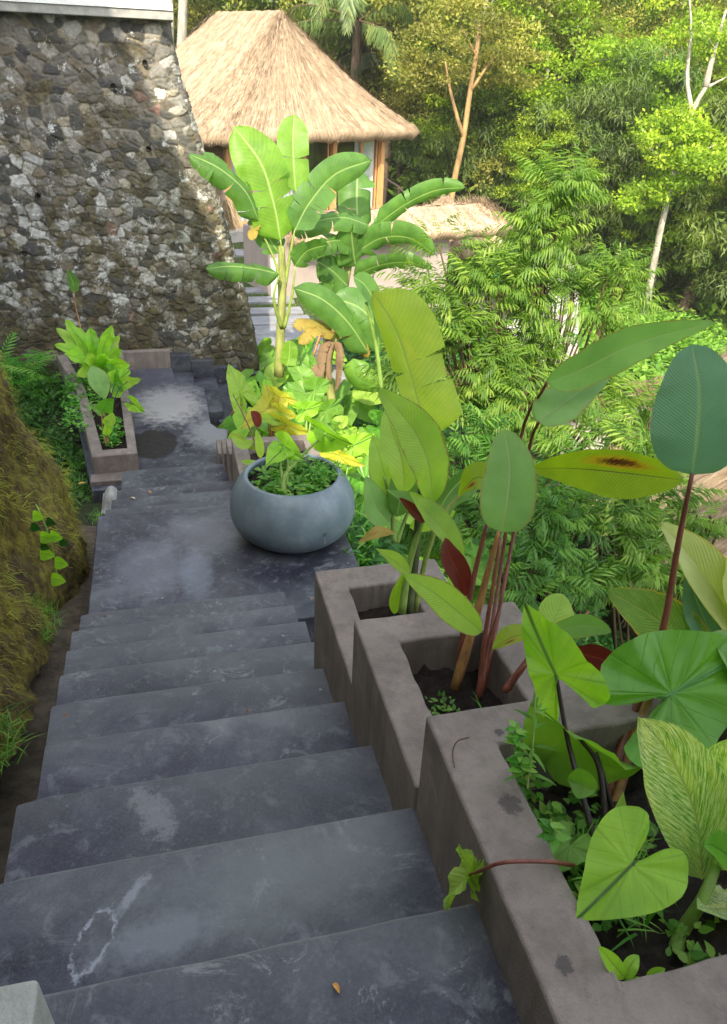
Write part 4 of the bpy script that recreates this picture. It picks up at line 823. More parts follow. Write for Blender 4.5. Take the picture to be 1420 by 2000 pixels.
G['cream'] = leaf_mat('cream_variegated_leaf', (.42, .48, .16), (.50, .54, .24), (.45, .50, .18), 22, .7, .35, tint=.12, varieg=((.10, .20, .03), .62), edge=(.45, .40, .06), midw=.018)
G['taro'] = leaf_mat('light_green_taro_leaf', (.22, .46, .035), (.33, .57, .05), (.10, .20, .05), 6, .9, .42, rough=.42, tint=.30, midw=.014)
G['taro_dark'] = leaf_mat('glossy_green_taro_leaf', (.085, .25, .018), (.13, .34, .028), (.10, .28, .06), 6, .9, .35, rough=.28, tint=.22, midw=.018)
G['taro_mid'] = leaf_mat('mid_green_taro_leaf', (.11, .25, .03), (.18, .34, .045), (.15, .30, .08), 6, .9, .38, rough=.38, tint=.30, midw=.016)
G['taro_yellow'] = leaf_mat('yellow_taro_leaf', (.40, .42, .04), (.52, .50, .05), (.40, .38, .06), 6, .9, .45, rough=.45, tint=.12, midw=.014, patch=((.30, .40, .05), .60), tcol=(1, 1, .35))
G['lime'] = leaf_mat('lime_green_leaf', (.26, .44, .05), (.36, .52, .08), (.3, .45, .1), 12, .6, .45, tint=.15)
G['red'] = leaf_mat('dark_red_leaf', (.11, .022, .014), (.16, .035, .018), (.22, .06, .03), 34, .4, .35, tint=.3, tcol=(1.2, .5, .4))
G['dead'] = leaf_mat('dry_brown_leaf', (.15, .09, .05), (.24, .16, .09), None, 20, .3, .2, rough=.8, tint=.3, tcol=(1, .8, .5))
G['deadyel'] = leaf_mat('withered_yellow_leaf', (.28, .21, .03), (.36, .28, .06), None, 20, .3, .3, rough=.7, tint=.4, patch=((.28, .14, .04), .5), tcol=(1, .9, .4))
G['stem_green'] = plain('green_stalk', (.20, .32, .06), .5, .3, 12, stretch=(4, 4, 1)); G['stem_yellow'] = plain('yellow_green_stalk', (.22, .29, .055), .5, .35, 12, stretch=(4, 4, 1))
G['stem_red'] = plain('red_brown_stalk', (.17, .05, .03), .4, .4, 14, stretch=(4, 4, 1)); G['stem_orange'] = plain('orange_brown_stalk', (.30, .15, .05), .5, .45, 14, stretch=(4, 4, 1))
G['stem_black'] = plain('near_black_stalk', (.022, .012, .014), .35, .3, 14); G['stem_dark'] = plain('dark_mottled_stalk', (.07, .085, .03), .6, .5, 14)
G['trunk_banana'] = plain('banana_trunk', (.24, .25, .07), .6, .45, 7, .4, .02, stretch=(2, 2, .6))
G['small'] = foliage_mat('small_bright_leaves', [(.05, .17, .02), (.09, .27, .03), (.16, .36, .05), (.26, .42, .08)], .35, .45, .12)
G['small_dark'] = foliage_mat('small_dark_leaves', [(.02, .08, .012), (.045, .15, .02), (.07, .21, .03)], .3, .45, .12)
G['feather'] = foliage_mat('feather_leaflets', [(.06, .135, .02), (.12, .235, .03), (.20, .33, .045), (.30, .41, .07)], .42, .42, .12)
G['feather_dark'] = foliage_mat('deep_green_leaflets', [(.04, .12, .018), (.08, .20, .028), (.15, .30, .045), (.22, .38, .06)], .4, .4, .12)
G['grass'] = foliage_mat('grass_blades', [(.10, .16, .03), (.16, .25, .04), (.26, .34, .07)], .35, .6, 0)

def petiole(t, a, b, r0, r1, mat, sag=0.0, name='stem'):
    a, b = np.array(a, float), np.array(b, float); m_ = (a+b)/2+np.array([0, 0, sag]); p = spline([a, m_, b], 8); return MB().tube(p, [r0+(r1-r0)*i/8 for i in range(9)], 7).build(name, mat, t, smooth=True)
CAT = 'plant'

# ------------------------------------------------------------------ nearest planter
pA = thing('taro_plant', 'big glossy dark green heart shaped leaf on a thick ringed stalk in the nearest planter', CAT, (.93, 1.0, -1.47))
stempx(pA, [(1335, 1840, .80), (1350, 1640, .93), (1390, 1480, 1.08), (1440, 1340, 1.24)], .019, .012, G['stem_dark'])
stempx(pA, [(1430, 1380, 1.22), (1370, 1370, 1.17), (1314, 1356, 1.105)], .008, .005, G['stem_green'])
heartpx(pA, (1312, 1355, 1.10), (1500, 1255, 1.15), .98, G['taro_dark'], tilt=.25, fold=.20, curl=.12, ruff=.035, seed=3, wl=1.0, wr=.95)
pB = thing('taro_plant', 'light green arrow shaped leaf on a thin black stalk, pointing up in the nearest planter', CAT, (.78, .85, -1.47))
stempx(pB, [(1190, 1760, .80), (1150, 1600, .92), (1110, 1450, 1.05), (1086, 1318, 1.13)], .008, .0045, G['stem_black'])
heartpx(pB, (1084, 1316, 1.13), (1022, 1184, 1.22), 1.15, G['taro'], tilt=-.2, shape=ARROW, fold=.12, curl=.1, ruff=.07, seed=5, wl=.75, wr=1.15)
pC = thing('taro_plant', 'bright green heart shaped leaf hanging low over the soil of the nearest planter', CAT, (.80, .75, -1.47))
stempx(pC, [(1290, 1800, .80), (1262, 1690, .80), (1235, 1690, .745)], .006, .004, G['stem_black'])
heartpx(pC, (1233, 1690, .745), (1128, 1798, .69), 1.12, G['taro'], tilt=-.15, fold=.08, curl=.12, ruff=.025, seed=8)
pD = thing('taro_plant', 'small bright green heart shaped leaf leaning on the rim of the nearest planter', CAT, (.70, .85, -1.47))
stempx(pD, [(1150, 1700, .86), (1140, 1640, .90), (1118, 1655, .88)], .004, .003, G['stem_black'])
heartpx(pD, (1112, 1652, .88), (1082, 1706, .84), 1.25, G['taro_mid'], tilt=.1, fold=.12, curl=.1, ruff=.05, seed=11)
pE = thing('taro_plant', 'folded yellow green leaf on a brown stalk bent across the rim of the nearest planter', CAT, (.66, .75, -1.4))
stempx(pE, [(1120, 1690, .80), (1072, 1683, .79), (985, 1684, .80), (940, 1700, .83), (915, 1711, .86)], .0045, .0032, G['stem_red'])
heartpx(pE, (917, 1710, .86), (858, 1765, .84), 1.0, G['lime'], tilt=1.05, fold=.35, curl=.2, ruff=.09, seed=2)
heartpx(pE, (917, 1710, .86), (903, 1650, .88), .55, G['lime'], tilt=.9, fold=.3, curl=.2, ruff=.09, seed=21)
pF = thing('taro_plant', 'narrow green leaf seen edge-on with black veins beneath, in the nearest planter', CAT, (.85, .9, -1.47))
stempx(pF, [(1185, 1640, .90), (1170, 1500, 1.0), (1130, 1440, 1.05)], .008, .004, G['stem_black'])
stempx(pF, [(1215, 1650, .92), (1165, 1470, 1.02)], .008, .004, G['stem_black'])
bladepx(pF, [(1035, 1377, 1.13), (1110, 1425, 1.08), (1190, 1478, 1.03), (1255, 1500, 1.0)], 46, G['taro_mid'], tilt=1.05, prof='ellip', fold=.5, wave=.10, wl=.7, wr=1.2)
bladepx(pF, [(1130, 1500, .95), (1138, 1530, .94), (1128, 1560, .92)], 28, G['taro_mid'], tilt=.2, prof='ellip', fold=.1)
bladepx(pF, [(1195, 1645, .88), (1210, 1590, .92), (1218, 1545, .95)], 14, G['lime'], tilt=.3, prof='lance', fold=.2)
pV = thing('variegated_plant', 'plant with large yellow and green streaked leaves on thick stalks in the nearest planter', CAT, (.98, .9, -1.47))
stempx(pV, [(1318, 1862, float(hz(1318, 1862, -1.48)[1])), (1335, 1815, .72), (1370, 1760, 0.722), (1400, 1690, 0.756)], .016, .010, G['stem_green'])
bladepx(pV, [(1372, 1720, 0.781), (1360, 1600, 0.823), (1310, 1480, 0.848), (1250, 1402, 0.857)], 82, G['varieg'], tilt=.25, prof='ellip', fold=.22, wave=.06, wl=1.0, wr=.95)
bladepx(pV, [(1410, 1700, 0.781), (1425, 1600, 0.815), (1440, 1500, 0.840), (1450, 1440, 0.840)], 76, G['varieg'], tilt=-.3, prof='ellip', fold=.2, wave=.05)
bladepx(pV, [(1480, 1760, 0.756), (1420, 1775, 0.722), (1362, 1772, 0.697)], 40, G['varieg'], tilt=.6, prof='ellip', fold=.2)
bladepx(pV, [(1440, 1690, 0.756), (1400, 1655, 0.756), (1375, 1650, 0.748)], 32, G['taro_dark'], tilt=.5, prof='ovate', fold=.3)
pW = thing('variegated_plant', 'yellow edged dark streaked leaf pointing left above the nearest planter', CAT, (1.0, 1.1, -1.47))
bladepx(pW, [(1385, 1275, 1.25), (1330, 1240, 1.30), (1260, 1195, 1.36), (1186, 1152, 1.42)], 52, G['varieg_dark'], tilt=.3, prof='ellip', fold=.15, wave=.08, wl=1.05, wr=1.0)
stempx(pW, [(1400, 1330, 1.18), (1385, 1275, 1.25)], .010, .006, G['stem_green'])
pX = thing('variegated_plant', 'cream coloured pointed leaf with a brown curled tip near the right edge', CAT, (1.05, 1.1, -1.47))
bladepx(pX, [(1470, 1290, 1.22), (1420, 1190, 1.30), (1350, 1090, 1.38), (1290, 1020, 1.44)], 46, G['cream'], tilt=.55, prof='ellip', fold=.4, wave=.05)
bladepx(pX, [(1400, 1260, 1.26), (1365, 1185, 1.34), (1340, 1110, 1.4)], 40, G['calathea_blue'], tilt=.5, prof='ovate', fold=.3)
bladepx(pX, [(1450, 1240, 1.25), (1430, 1150, 1.32), (1425, 1070, 1.38)], 34, G['cream'], tilt=.9, prof='ellip', fold=.4)
bladepx(pX, [(1500, 1360, 1.1), (1440, 1300, 1.15), (1390, 1235, 1.2)], 46, G['calathea'], tilt=.9, prof='ellip', fold=.3)
pY = thing('tall_leaf_plant', 'round tipped bluish green leaf held high on a reddish stalk at the right', CAT, (.85, 1.08, -1.47))
stempx(pY, [(1180, 1560, 1.02), (1225, 1430, 1.12), (1290, 1250, 1.22), (1325, 1060, 1.27), (1352, 925, 1.28)], .013, .0048, G['stem_red'])
stempx(pY, [(1190, 1600, 1.0), (1235, 1450, 1.1), (1275, 1345, 1.16)], .016, .010, G['stem_orange'], name='sheath')
bladepx(pY, [(1352, 928, 1.28), (1362, 850, 1.30), (1366, 760, 1.34), (1352, 672, 1.40)], 88, G['calathea_blue'], tilt=.12, prof='round', fold=.06, wave=.03, n=30, wl=1.0, wr=.92)

# ------------------------------------------------------------------ middle planter clump
pM = thing('tall_leaf_plant', 'clump of reddish stalks with matt green paddle leaves in the middle planter', CAT, (.75, 1.55, -1.7))
stempx(pM, [(888, 1345, 1.66), (925, 1220, 1.72), (955, 1110, 1.76), (975, 1035, 1.78)], .017, .006, G['stem_orange'])
stempx(pM, [(893, 1340, 1.68), (905, 1240, 1.74), (925, 1130, 1.80), (952, 1020, 1.84)], .013, .006, G['stem_red'])
stempx(pM, [(935, 1368, 1.58), (945, 1260, 1.64), (962, 1150, 1.70), (978, 1050, 1.76)], .008, .005, G['stem_red'])
stempx(pM, [(930, 1365, 1.60), (950, 1270, 1.64), (984, 1160, 1.70)], .007, .003, G['stem_red'])
stempx(pM, [(940, 1360, 1.60), (975, 1130, 1.86), (1018, 850, 2.04), (1068, 748, 1.9)], .007, .0045, G['stem_red'])
stempx(pM, [(945, 1350, 1.62), (1000, 1060, 1.90), (1035, 870, 2.0), (1052, 825, 1.9)], .007, .0045, G['stem_red'])
bladepx(pM, [(980, 1040, 1.77), (990, 985, 1.80), (996, 910, 1.86), (985, 838, 1.94)], 54, G['calathea'], tilt=.1, prof='round', fold=.10, wave=.03)
bladepx(pM, [(1068, 748, 1.90), (1140, 720, 1.90), (1250, 668, 1.90), (1395, 630, 1.90)], 42, G['calathea'], tilt=.55, prof='ellip', fold=.15, wave=.06, n=30, wl=1.0, wr=.9)
bladepx(pM, [(1050, 826, 1.90), (1090, 795, 1.93), (1140, 760, 1.97), (1198, 725, 2.02)], 40, G['calathea'], tilt=-.35, prof='ovate', fold=.2, wave=.07)
bladepx(pM, [(1030, 915, 2.0), (1120, 915, 1.85), (1230, 925, 1.75), (1335, 938, 1.68)], 48, G['scorched'], tilt=.35, prof='obov', fold=.22, wave=.06, n=30)
bladepx(pM, [(942, 1235, 1.55), (900, 1200, 1.55), (850, 1160, 1.55), (788, 1122, 1.55)], 34, G['heli'], tilt=.4, prof='ellip', fold=.12, wave=.04)
bladepx(pM, [(912, 1165, 1.8), (896, 1120, 1.82), (878, 1085, 1.85), (870, 1050, 1.88)], 24, G['red'], tilt=.3, prof='ellip', fold=.3)
bladepx(pM, [(955, 935, 2.1), (925, 935, 2.12), (895, 968, 2.15)], 26, G['scorched'], tilt=.6, prof='ovate', fold=.3)
pN = thing('tall_leaf_plant', 'low green and wine red paddle leaves between the middle and the nearest planter', CAT, (.9, 1.35, -1.7))
stempx(pN, [(985, 1350, 1.50), (1030, 1290, 1.52), (1060, 1240, 1.56)], .012, .006, G['stem_red'])
stempx(pN, [(995, 1345, 1.50), (1025, 1300, 1.5), (1100, 1240, 1.55), (1150, 1195, 1.6)], .008, .004, G['stem_red'])
bladepx(pN, [(1060, 1245, 1.52), (1110, 1225, 1.52), (1150, 1222, 1.52), (1195, 1235, 1.52)], 24, G['calathea'], tilt=.6, prof='ellip', fold=.15)
bladepx(pN, [(1070, 1250, 1.7), (1082, 1210, 1.74), (1100, 1160, 1.8)], 36, G['lime'], tilt=.4, prof='obov', fold=.15)
bladepx(pN, [(1105, 1270, 1.50), (1150, 1280, 1.48), (1216, 1300, 1.44)], 26, G['red'], tilt=.4, prof='obov', fold=.15)
bladepx(pN, [(1045, 1235, 1.58), (1000, 1245, 1.58), (962, 1268, 1.58)], 20, G['scorched'], tilt=.7, prof='ellip', fold=.4)

# ------------------------------------------------------------------ far planter: banana-like clump
pP = thing('tall_leaf_plant', 'tall clump with long upright yellow green leaves in the lowest stepped planter', CAT, (.78, 2.3, -1.96))
stempx(pP, [(798, 1195, 2.28), (812, 1080, 2.34), (822, 960, 2.38), (845, 850, 2.45)], .020, .008, G['stem_dark'])
stempx(pP, [(785, 1198, 2.26), (800, 1100, 2.32), (830, 1000, 2.36), (850, 930, 2.38)], .016, .006, G['stem_green'])
stempx(pP, [(810, 1195, 2.28), (835, 1080, 2.34), (870, 1000, 2.38), (938, 925, 2.40)], .012, .006, G['stem_yellow'])
bladepx(pP, [(838, 862, 2.45), (812, 770, 2.50), (775, 650, 2.58), (726, 568, 2.62)], 66, G['heli_yellow'], tilt=.25, prof='banana', fold=.12, wave=.05, n=34, tears=2, wl=.45, wr=1.25)
bladepx(pP, [(845, 985, 2.30), (835, 900, 2.33), (800, 830, 2.37), (738, 758, 2.42)], 44, G['heli'], tilt=.5, prof='ellip', fold=.2, wave=.05, n=30)
bladepx(pP, [(790, 965, 2.6), (785, 900, 2.64), (768, 850, 2.7), (752, 800, 2.76)], 36, G['lime'], tilt=.4, prof='ellip', fold=.25)
bladepx(pP, [(905, 1100, 2.18), (870, 1040, 2.22), (835, 1000, 2.26), (800, 960, 2.3)], 24, G['heli'], tilt=.7, prof='ellip', fold=.3)
bladepx(pP, [(835, 1000, 2.32), (800, 980, 2.34), (752, 955, 2.36)], 16, G['calathea'], tilt=.7, prof='lance', fold=.3)
bladepx(pP, [(830, 1020, 2.28), (810, 1000, 2.29), (780, 972, 2.30)], 12, G['red'], tilt=.4, prof='ellip', fold=.3)
bladepx(pP, [(800, 1120, 2.2), (770, 1095, 2.2), (732, 1070, 2.2)], 16, G['heli'], tilt=.6, prof='lance', fold=.3)
bladepx(pP, [(850, 1010, 2.5), (880, 960, 2.55), (940, 900, 2.6)], 20, G['banana'], tilt=.7, prof='banana', fold=.3)
bladepx(pP, [(770, 1200, 2.3), (775, 1160, 2.3), (790, 1110, 2.3)], 14, G['heli'], tilt=.3, prof='lance')
pQ = thing('tall_leaf_plant', 'broad leaved green clump growing behind the lowest stepped planter', CAT, hY(770, 1060, 3.3))
stempx(pQ, [(770, 1060, 3.3), (765, 990, 3.35), (750, 930, 3.4)], .016, .008, G['stem_green']); stempx(pQ, [(775, 1060, 3.3), (800, 990, 3.35)], .014, .007, G['stem_green'])
for sq, hw_, mt, tl in (([(765, 1010, 3.35), (752, 930, 3.4), (728, 850, 3.5)], 34, 'heli', .4), ([(775, 1010, 3.3), (790, 940, 3.35), (820, 880, 3.45)], 30, 'banana', .5), ([(790, 1000, 3.2), (850, 960, 3.2), (915, 945, 3.2)], 24, 'banana', .7), ([(760, 1020, 3.3), (735, 990, 3.3), (715, 930, 3.35)], 28, 'calathea', .5),
        ([(800, 1030, 3.3), (850, 1010, 3.3), (890, 1000, 3.3)], 20, 'heli', .8), ([(770, 1040, 3.2), (740, 1040, 3.1), (700, 1060, 3.1)], 12, 'deadyel', .6), ([(785, 990, 3.4), (800, 900, 3.6), (790, 830, 3.7)], 30, 'banana_young', .4), ([(830, 1010, 3.3), (900, 960, 3.3), (960, 925, 3.4)], 18, 'banana', .6)):
    bladepx(pQ, sq, hw_, G[mt], tilt=tl, prof='ellip', fold=.2, wave=.05)

# ------------------------------------------------------------------ banana plants
def bananapx(t, sq, hw_, mt='banana', tl=.4, tears=5, **kw): return bladepx(t, sq, hw_, G[mt], tilt=tl, prof='banana', fold=kw.pop('fold', .18), wave=.05, n=34, tears=tears, slant=.12, **kw)
b1 = thing('banana_plant', 'tall banana plant with a yellowing trunk at the edge of the stone wall', 'banana plant', hY(545, 720, 10.7))
stempx(b1, [(545, 735, 10.6), (548, 650, 10.65), (552, 560, 10.7), (550, 480, 10.75)], .075, .045, G['trunk_banana'], name='trunk')
for a_, b_, c_ in (((548, 600, 10.68), (540, 520, 10.7), (500, 430, 10.75)), ((552, 590, 10.68), (552, 520, 10.7), (548, 468, 10.7)), ((550, 640, 10.6), (535, 585, 10.5), (545, 537, 10.5)), ((555, 640, 10.6), (570, 580, 10.6), (577, 520, 10.6)), ((556, 560, 10.7), (568, 490, 10.7), (576, 448, 10.7))):
    stempx(b1, [a_, b_, c_], .030, .009, G['stem_yellow'])
bananapx(b1, [(548, 470, 10.72), (535, 400, 10.7), (510, 320, 10.75), (455, 245, 10.9)], 50, 'banana_young', .35, 2, wl=1.0, wr=.9)
bananapx(b1, [(578, 375, 10.85), (574, 330, 10.9), (572, 270, 11.0), (575, 222, 11.1)], 31, 'banana_young', .1, 1)
bananapx(b1, [(575, 450, 10.7), (605, 395, 10.8), (655, 340, 10.9), (728, 312, 11.0)], 32, 'banana', .3, 3, seed=4)
bananapx(b1, [(505, 430, 10.6), (480, 375, 10.5), (430, 330, 10.4), (368, 300, 10.4)], 26, 'banana', .7, 6, seed=5, droop=.5)
bananapx(b1, [(545, 535, 10.5), (500, 525, 10.35), (450, 520, 10.2), (402, 525, 10.1)], 22, 'banana', .7, 7, seed=6, droop=.6)
bananapx(b1, [(545, 495, 10.8), (515, 450, 10.9), (500, 425, 11)], 26, 'banana', .6, 2, seed=7)
bananapx(b1, [(505, 432, 10.7), (495, 450, 10.6), (492, 470, 10.5)], 9, 'deadyel', .5, 2)
bananapx(b1, [(560, 715, 10.4), (565, 695, 10.42), (566, 665, 10.45)], 16, 'banana_young', .1, 0, fold=.1)
bananapx(b1, [(575, 520, 10.6), (600, 490, 10.6), (640, 478, 10.6)], 20, 'banana', .7, 5, seed=9)
b2 = thing('banana_plant', 'banana plant with arching torn leaves in front of the beige outbuilding', 'banana plant', hY(665, 640, 11.6))
stempx(b2, [(660, 660, 11.5), (668, 590, 11.6), (680, 520, 11.6), (690, 470, 11.6)], .085, .05, G['trunk_banana'], name='trunk')
stempx(b2, [(655, 665, 11.4), (640, 620, 11.4), (610, 700, 11.2)], .03, .02, G['stem_orange'])
for sq, hw_, mt, tl, tr in (([(700, 455, 11.6), (697, 400, 11.7), (697, 360, 11.8), (700, 330, 11.9)], 37, 'banana', .15, 2), ([(735, 440, 11.5), (790, 400, 11.4), (850, 372, 11.3), (910, 366, 11.2)], 20, 'banana', .5, 4), ([(720, 440, 11.5), (670, 425, 11.3), (610, 435, 11.1), (570, 458, 11.0)], 22, 'banana', .6, 6),
        ([(700, 490, 11.5), (745, 465, 11.3), (800, 465, 11.1), (850, 498, 10.9)], 24, 'banana', .6, 5), ([(690, 540, 11.4), (735, 520, 11.2), (790, 512, 11.0), (845, 525, 10.8)], 15, 'banana', .8, 6), ([(690, 480, 11.5), (660, 470, 11.3), (610, 480, 11.0), (575, 500, 10.9)], 20, 'banana', .7, 7),
        ([(680, 560, 11.4), (650, 530, 11.3), (620, 510, 11.2)], 26, 'banana', .5, 4), ([(695, 520, 11.5), (690, 490, 11.4), (685, 440, 11.3)], 32, 'banana', .6, 4), ([(700, 500, 11.5), (730, 470, 11.5), (765, 420, 11.6)], 20, 'banana', .8, 3), ([(672, 600, 11.4), (650, 560, 11.3), (640, 500, 11.3)], 24, 'banana', .5, 4)):
    bananapx(b2, sq, hw_, mt, tl, tr, seed=int(sq[0][0]+hw_), droop=.3)
b3 = thing('banana_plant', 'low banana plant with dry brown skirt and broad leaves below the outbuilding', 'banana plant', hY(650, 780, 9.0))
stempx(b3, [(650, 790, 9.0), (640, 720, 9.1), (655, 660, 9.2), (690, 610, 9.2)], .06, .035, G['trunk_banana'], name='trunk')
for sq, hw_, mt, tl, tr in (([(720, 690, 9.0), (680, 630, 9.0), (630, 585, 9.0), (572, 562, 9.0)], 30, 'banana', .4, 1), ([(740, 690, 9.0), (735, 640, 9.0), (700, 600, 9.1), (645, 580, 9.2)], 36, 'banana', .3, 2), ([(740, 680, 9.1), (780, 620, 9.2), (810, 590, 9.2), (858, 568, 9.3)], 24, 'banana', .4, 2), ([(760, 720, 9.0), (800, 690, 9.0), (870, 690, 9.0)], 20, 'banana', .6, 3),
        ([(690, 700, 8.8), (700, 740, 8.7), (760, 760, 8.6)], 26, 'taro_mid', .5, 2), ([(655, 650, 9.1), (615, 645, 9.0), (583, 672, 8.9)], 11, 'deadyel', .8, 7), ([(640, 660, 9.1), (628, 690, 9.0), (622, 750, 8.9)], 9, 'dead', .6, 5), ([(655, 665, 9.1), (662, 700, 9.0), (655, 765, 8.9)], 8, 'dead', .7, 5), ([(648, 665, 9.1), (640, 700, 9.0), (644, 745, 8.9)], 7, 'dead', .3, 5), ([(670, 640, 9.2), (690, 660, 9.1), (720, 700, 9.0)], 15, 'deadyel', .5, 4), ([(648, 640, 9.2), (600, 630, 9.1), (575, 640, 9.0)], 12, 'deadyel', .7, 3),
        ([(680, 600, 9.4), (690, 580, 9.4), (722, 600, 9.3)], 14, 'lime', .5, 1), ([(625, 710, 9.0), (610, 745, 8.9), (600, 790, 8.8)], 14, 'dead', .4, 4)):
    bananapx(b3, sq, hw_, mt, tl, tr, seed=int(sq[0][0]*2+hw_), droop=.3)
b4 = thing('banana_plant', 'slim young banana shoot with a twisted dark leaf just above the long upright leaf', 'banana plant', hY(740, 720, 5.5))
stempx(b4, [(745, 760, 5.4), (735, 680, 5.4), (715, 590, 5.4)], .02, .010, G['stem_green']); bananapx(b4, [(745, 660, 5.4), (735, 600, 5.4), (715, 560, 5.4), (692, 541, 5.4)], 16, 'banana', .9, 0)

# ------------------------------------------------------------------ the garden bed around the pot
def taro_auto(label, x, y, z, n_, size, mats, hgt_=.5, stem='stem_green', seed=1, group=None, shape=HEART, sl_=.4):
    rd = random.Random(seed); t = thing('taro_plant', label, CAT, (x, y, z), group)
    for i in range(n_):
        a = 2.4*i+rd.uniform(-.4, .4); h = hgt_*rd.uniform(.6, 1.1); r = hgt_*rd.uniform(.25, .75); B = np.array([x+r*math.cos(a), y+r*math.sin(a), z+h]); s_ = size*rd.uniform(.7, 1.15)
        petiole(t, (x+.02*math.cos(a), y+.02*math.sin(a), z), B, .010*size/.3, .005*size/.3, G[stem], sag=.12*hgt_)
        D = np.array([math.cos(a), math.sin(a), rd.uniform(-.9, -.1)])+facing(B, (0, 0, 1))*.2; D /= np.linalg.norm(D); nrm = np.array([-.15, -.45, 1.0])+rng.normal(size=3)*.15
        mb = MB(); heart(mb, B, B+D*s_, rd.uniform(.9, 1.2), nrm, shape=shape, fold=rd.uniform(.05, .3), curl=rd.uniform(.05, .25), ruff=rd.uniform(.02, .06), seed=seed*31+i, rings=5); mb.build('leaf', G[rd.choice(mats)], t, smooth=True)
    return t
potp = thing('taro_plant', 'taro with a thick pale green stalk growing in the round pot', CAT, (PC[0], PC[1], PC[2]+.4))
stempx(potp, [(552, 970, 4.72), (556, 930, 4.78), (580, 900, 4.82), (640, 842, 4.85)], .020, .008, G['stem_green']); stempx(potp, [(560, 972, 4.72), (550, 925, 4.8), (548, 900, 4.85), (555, 872, 4.9)], .017, .007, G['stem_green'])
stempx(potp, [(556, 970, 4.75), (562, 910, 4.8), (556, 885, 4.82)], .014, .006, G['stem_green'])
heartpx(potp, (636, 844, 4.85), (684, 872, 4.65), 1.1, G['taro'], tilt=.9, fold=.5, curl=.15, ruff=.03, seed=3); heartpx(potp, (632, 846, 4.85), (622, 815, 5.0), .9, G['taro_mid'], tilt=.4, fold=.2, curl=.1, seed=4)
heartpx(potp, (556, 872, 4.9), (592, 898, 4.78), 1.0, G['taro'], tilt=.3, fold=.15, curl=.1, ruff=.04, seed=5); heartpx(potp, (545, 885, 4.85), (520, 905, 4.72), 1.0, G['taro'], tilt=.5, fold=.2, curl=.2, ruff=.05, seed=6)
bed = [ # yellow and green arrow leaves that stand out
    ('tall taro with a pale lime leaf at the left of the garden bed', (452, 812, 8.2), [((470, 768, 8.3), (447, 708, 8.5), 1.0, 'lime', .3), ((475, 790, 8.2), (488, 830, 8.0), .7, 'lime', .8)], 'stem_orange'),
    ('taro with bright yellow leaves in the middle of the garden bed', (530, 880, 7.4), [((528, 790, 7.6), (520, 748, 7.7), 1.2, 'taro_yellow', .3), ((545, 775, 7.6), (582, 790, 7.5), 1.0, 'taro_yellow', .4), ((520, 800, 7.5), (470, 835, 7.3), .9, 'taro_yellow', .6), ((550, 805, 7.4), (580, 815, 7.3), 1.2, 'taro_yellow', .3), ((560, 830, 7.2), (608, 850, 7.0), .9, 'taro_yellow', .7), ((535, 820, 7.3), (500, 815, 7.2), .8, 'lime', .4)], 'stem_orange'),
    ('taro with a drooping yellow brown leaf behind the round pot', (670, 960, 5.9), [((660, 888, 6.0), (712, 912, 5.8), .55, 'taro_yellow', .3), ((690, 870, 6.1), (740, 850, 6.2), 1.0, 'taro', .4), ((640, 880, 6.1), (655, 915, 6.0), 1.0, 'lime', .5)], 'stem_green'),
    ('leafy green taro between the round pot and the banana plants', (600, 880, 7.0), [((598, 800, 7.2), (640, 790, 7.2), 1.1, 'taro', .3), ((600, 770, 7.4), (560, 745, 7.5), 1.1, 'taro_mid', .4), ((615, 760, 7.4), (650, 745, 7.5), 1.1, 'taro_mid', .3), ((590, 735, 7.7), (560, 715, 7.8), 1.0, 'taro_mid', .4), ((640, 800, 7.2), (670, 780, 7.3), 1.0, 'taro_mid', .6)], 'stem_green'),
]
for lb, base, lv, stm in bed:
    t = thing('taro_plant', lb, CAT, hY(*base)); B0 = hY(*base)
    for k_, (b_, t_, w_, mt, tl) in enumerate(lv):
        petiole(t, B0, hY(*b_), .010, .006, G[stm], sag=.03); heartpx(t, b_, t_, w_, G[mt], tilt=tl, fold=.2, curl=.12, ruff=.05, seed=k_+int(base[0]), shape=ARROW if mt != 'taro_mid' else HEART)
cr_ = thing('croton_plant', 'slim shrub with narrow lime and brown leaves in the pale planter behind the pot', CAT, hY(512, 925, 6.5))
stempx(cr_, [(512, 925, 6.5), (500, 870, 6.6), (480, 820, 6.8), (455, 770, 7.0)], .010, .004, G['stem_red']); stempx(cr_, [(512, 915, 6.5), (505, 860, 6.5), (500, 830, 6.6)], .007, .004, G['stem_red'])
for sq, hw_, mt in (([(510, 895, 6.4), (506, 870, 6.4), (500, 838, 6.4)], 9, 'lime'), ([(500, 880, 6.5), (470, 860, 6.6), (448, 845, 6.7)], 8, 'scorched'), ([(505, 835, 6.6), (500, 815, 6.6), (490, 803, 6.6)], 10, 'red'), ([(495, 860, 6.5), (475, 870, 6.5), (450, 850, 6.6)], 9, 'lime'), ([(520, 900, 6.4), (545, 900, 6.3), (560, 890, 6.3)], 7, 'lime'), ([(508, 905, 6.4), (490, 905, 6.4), (470, 900, 6.4)], 7, 'heli')): bladepx(cr_, sq, hw_, G[mt], tilt=.4, prof='ellip', fold=.2, n=12)
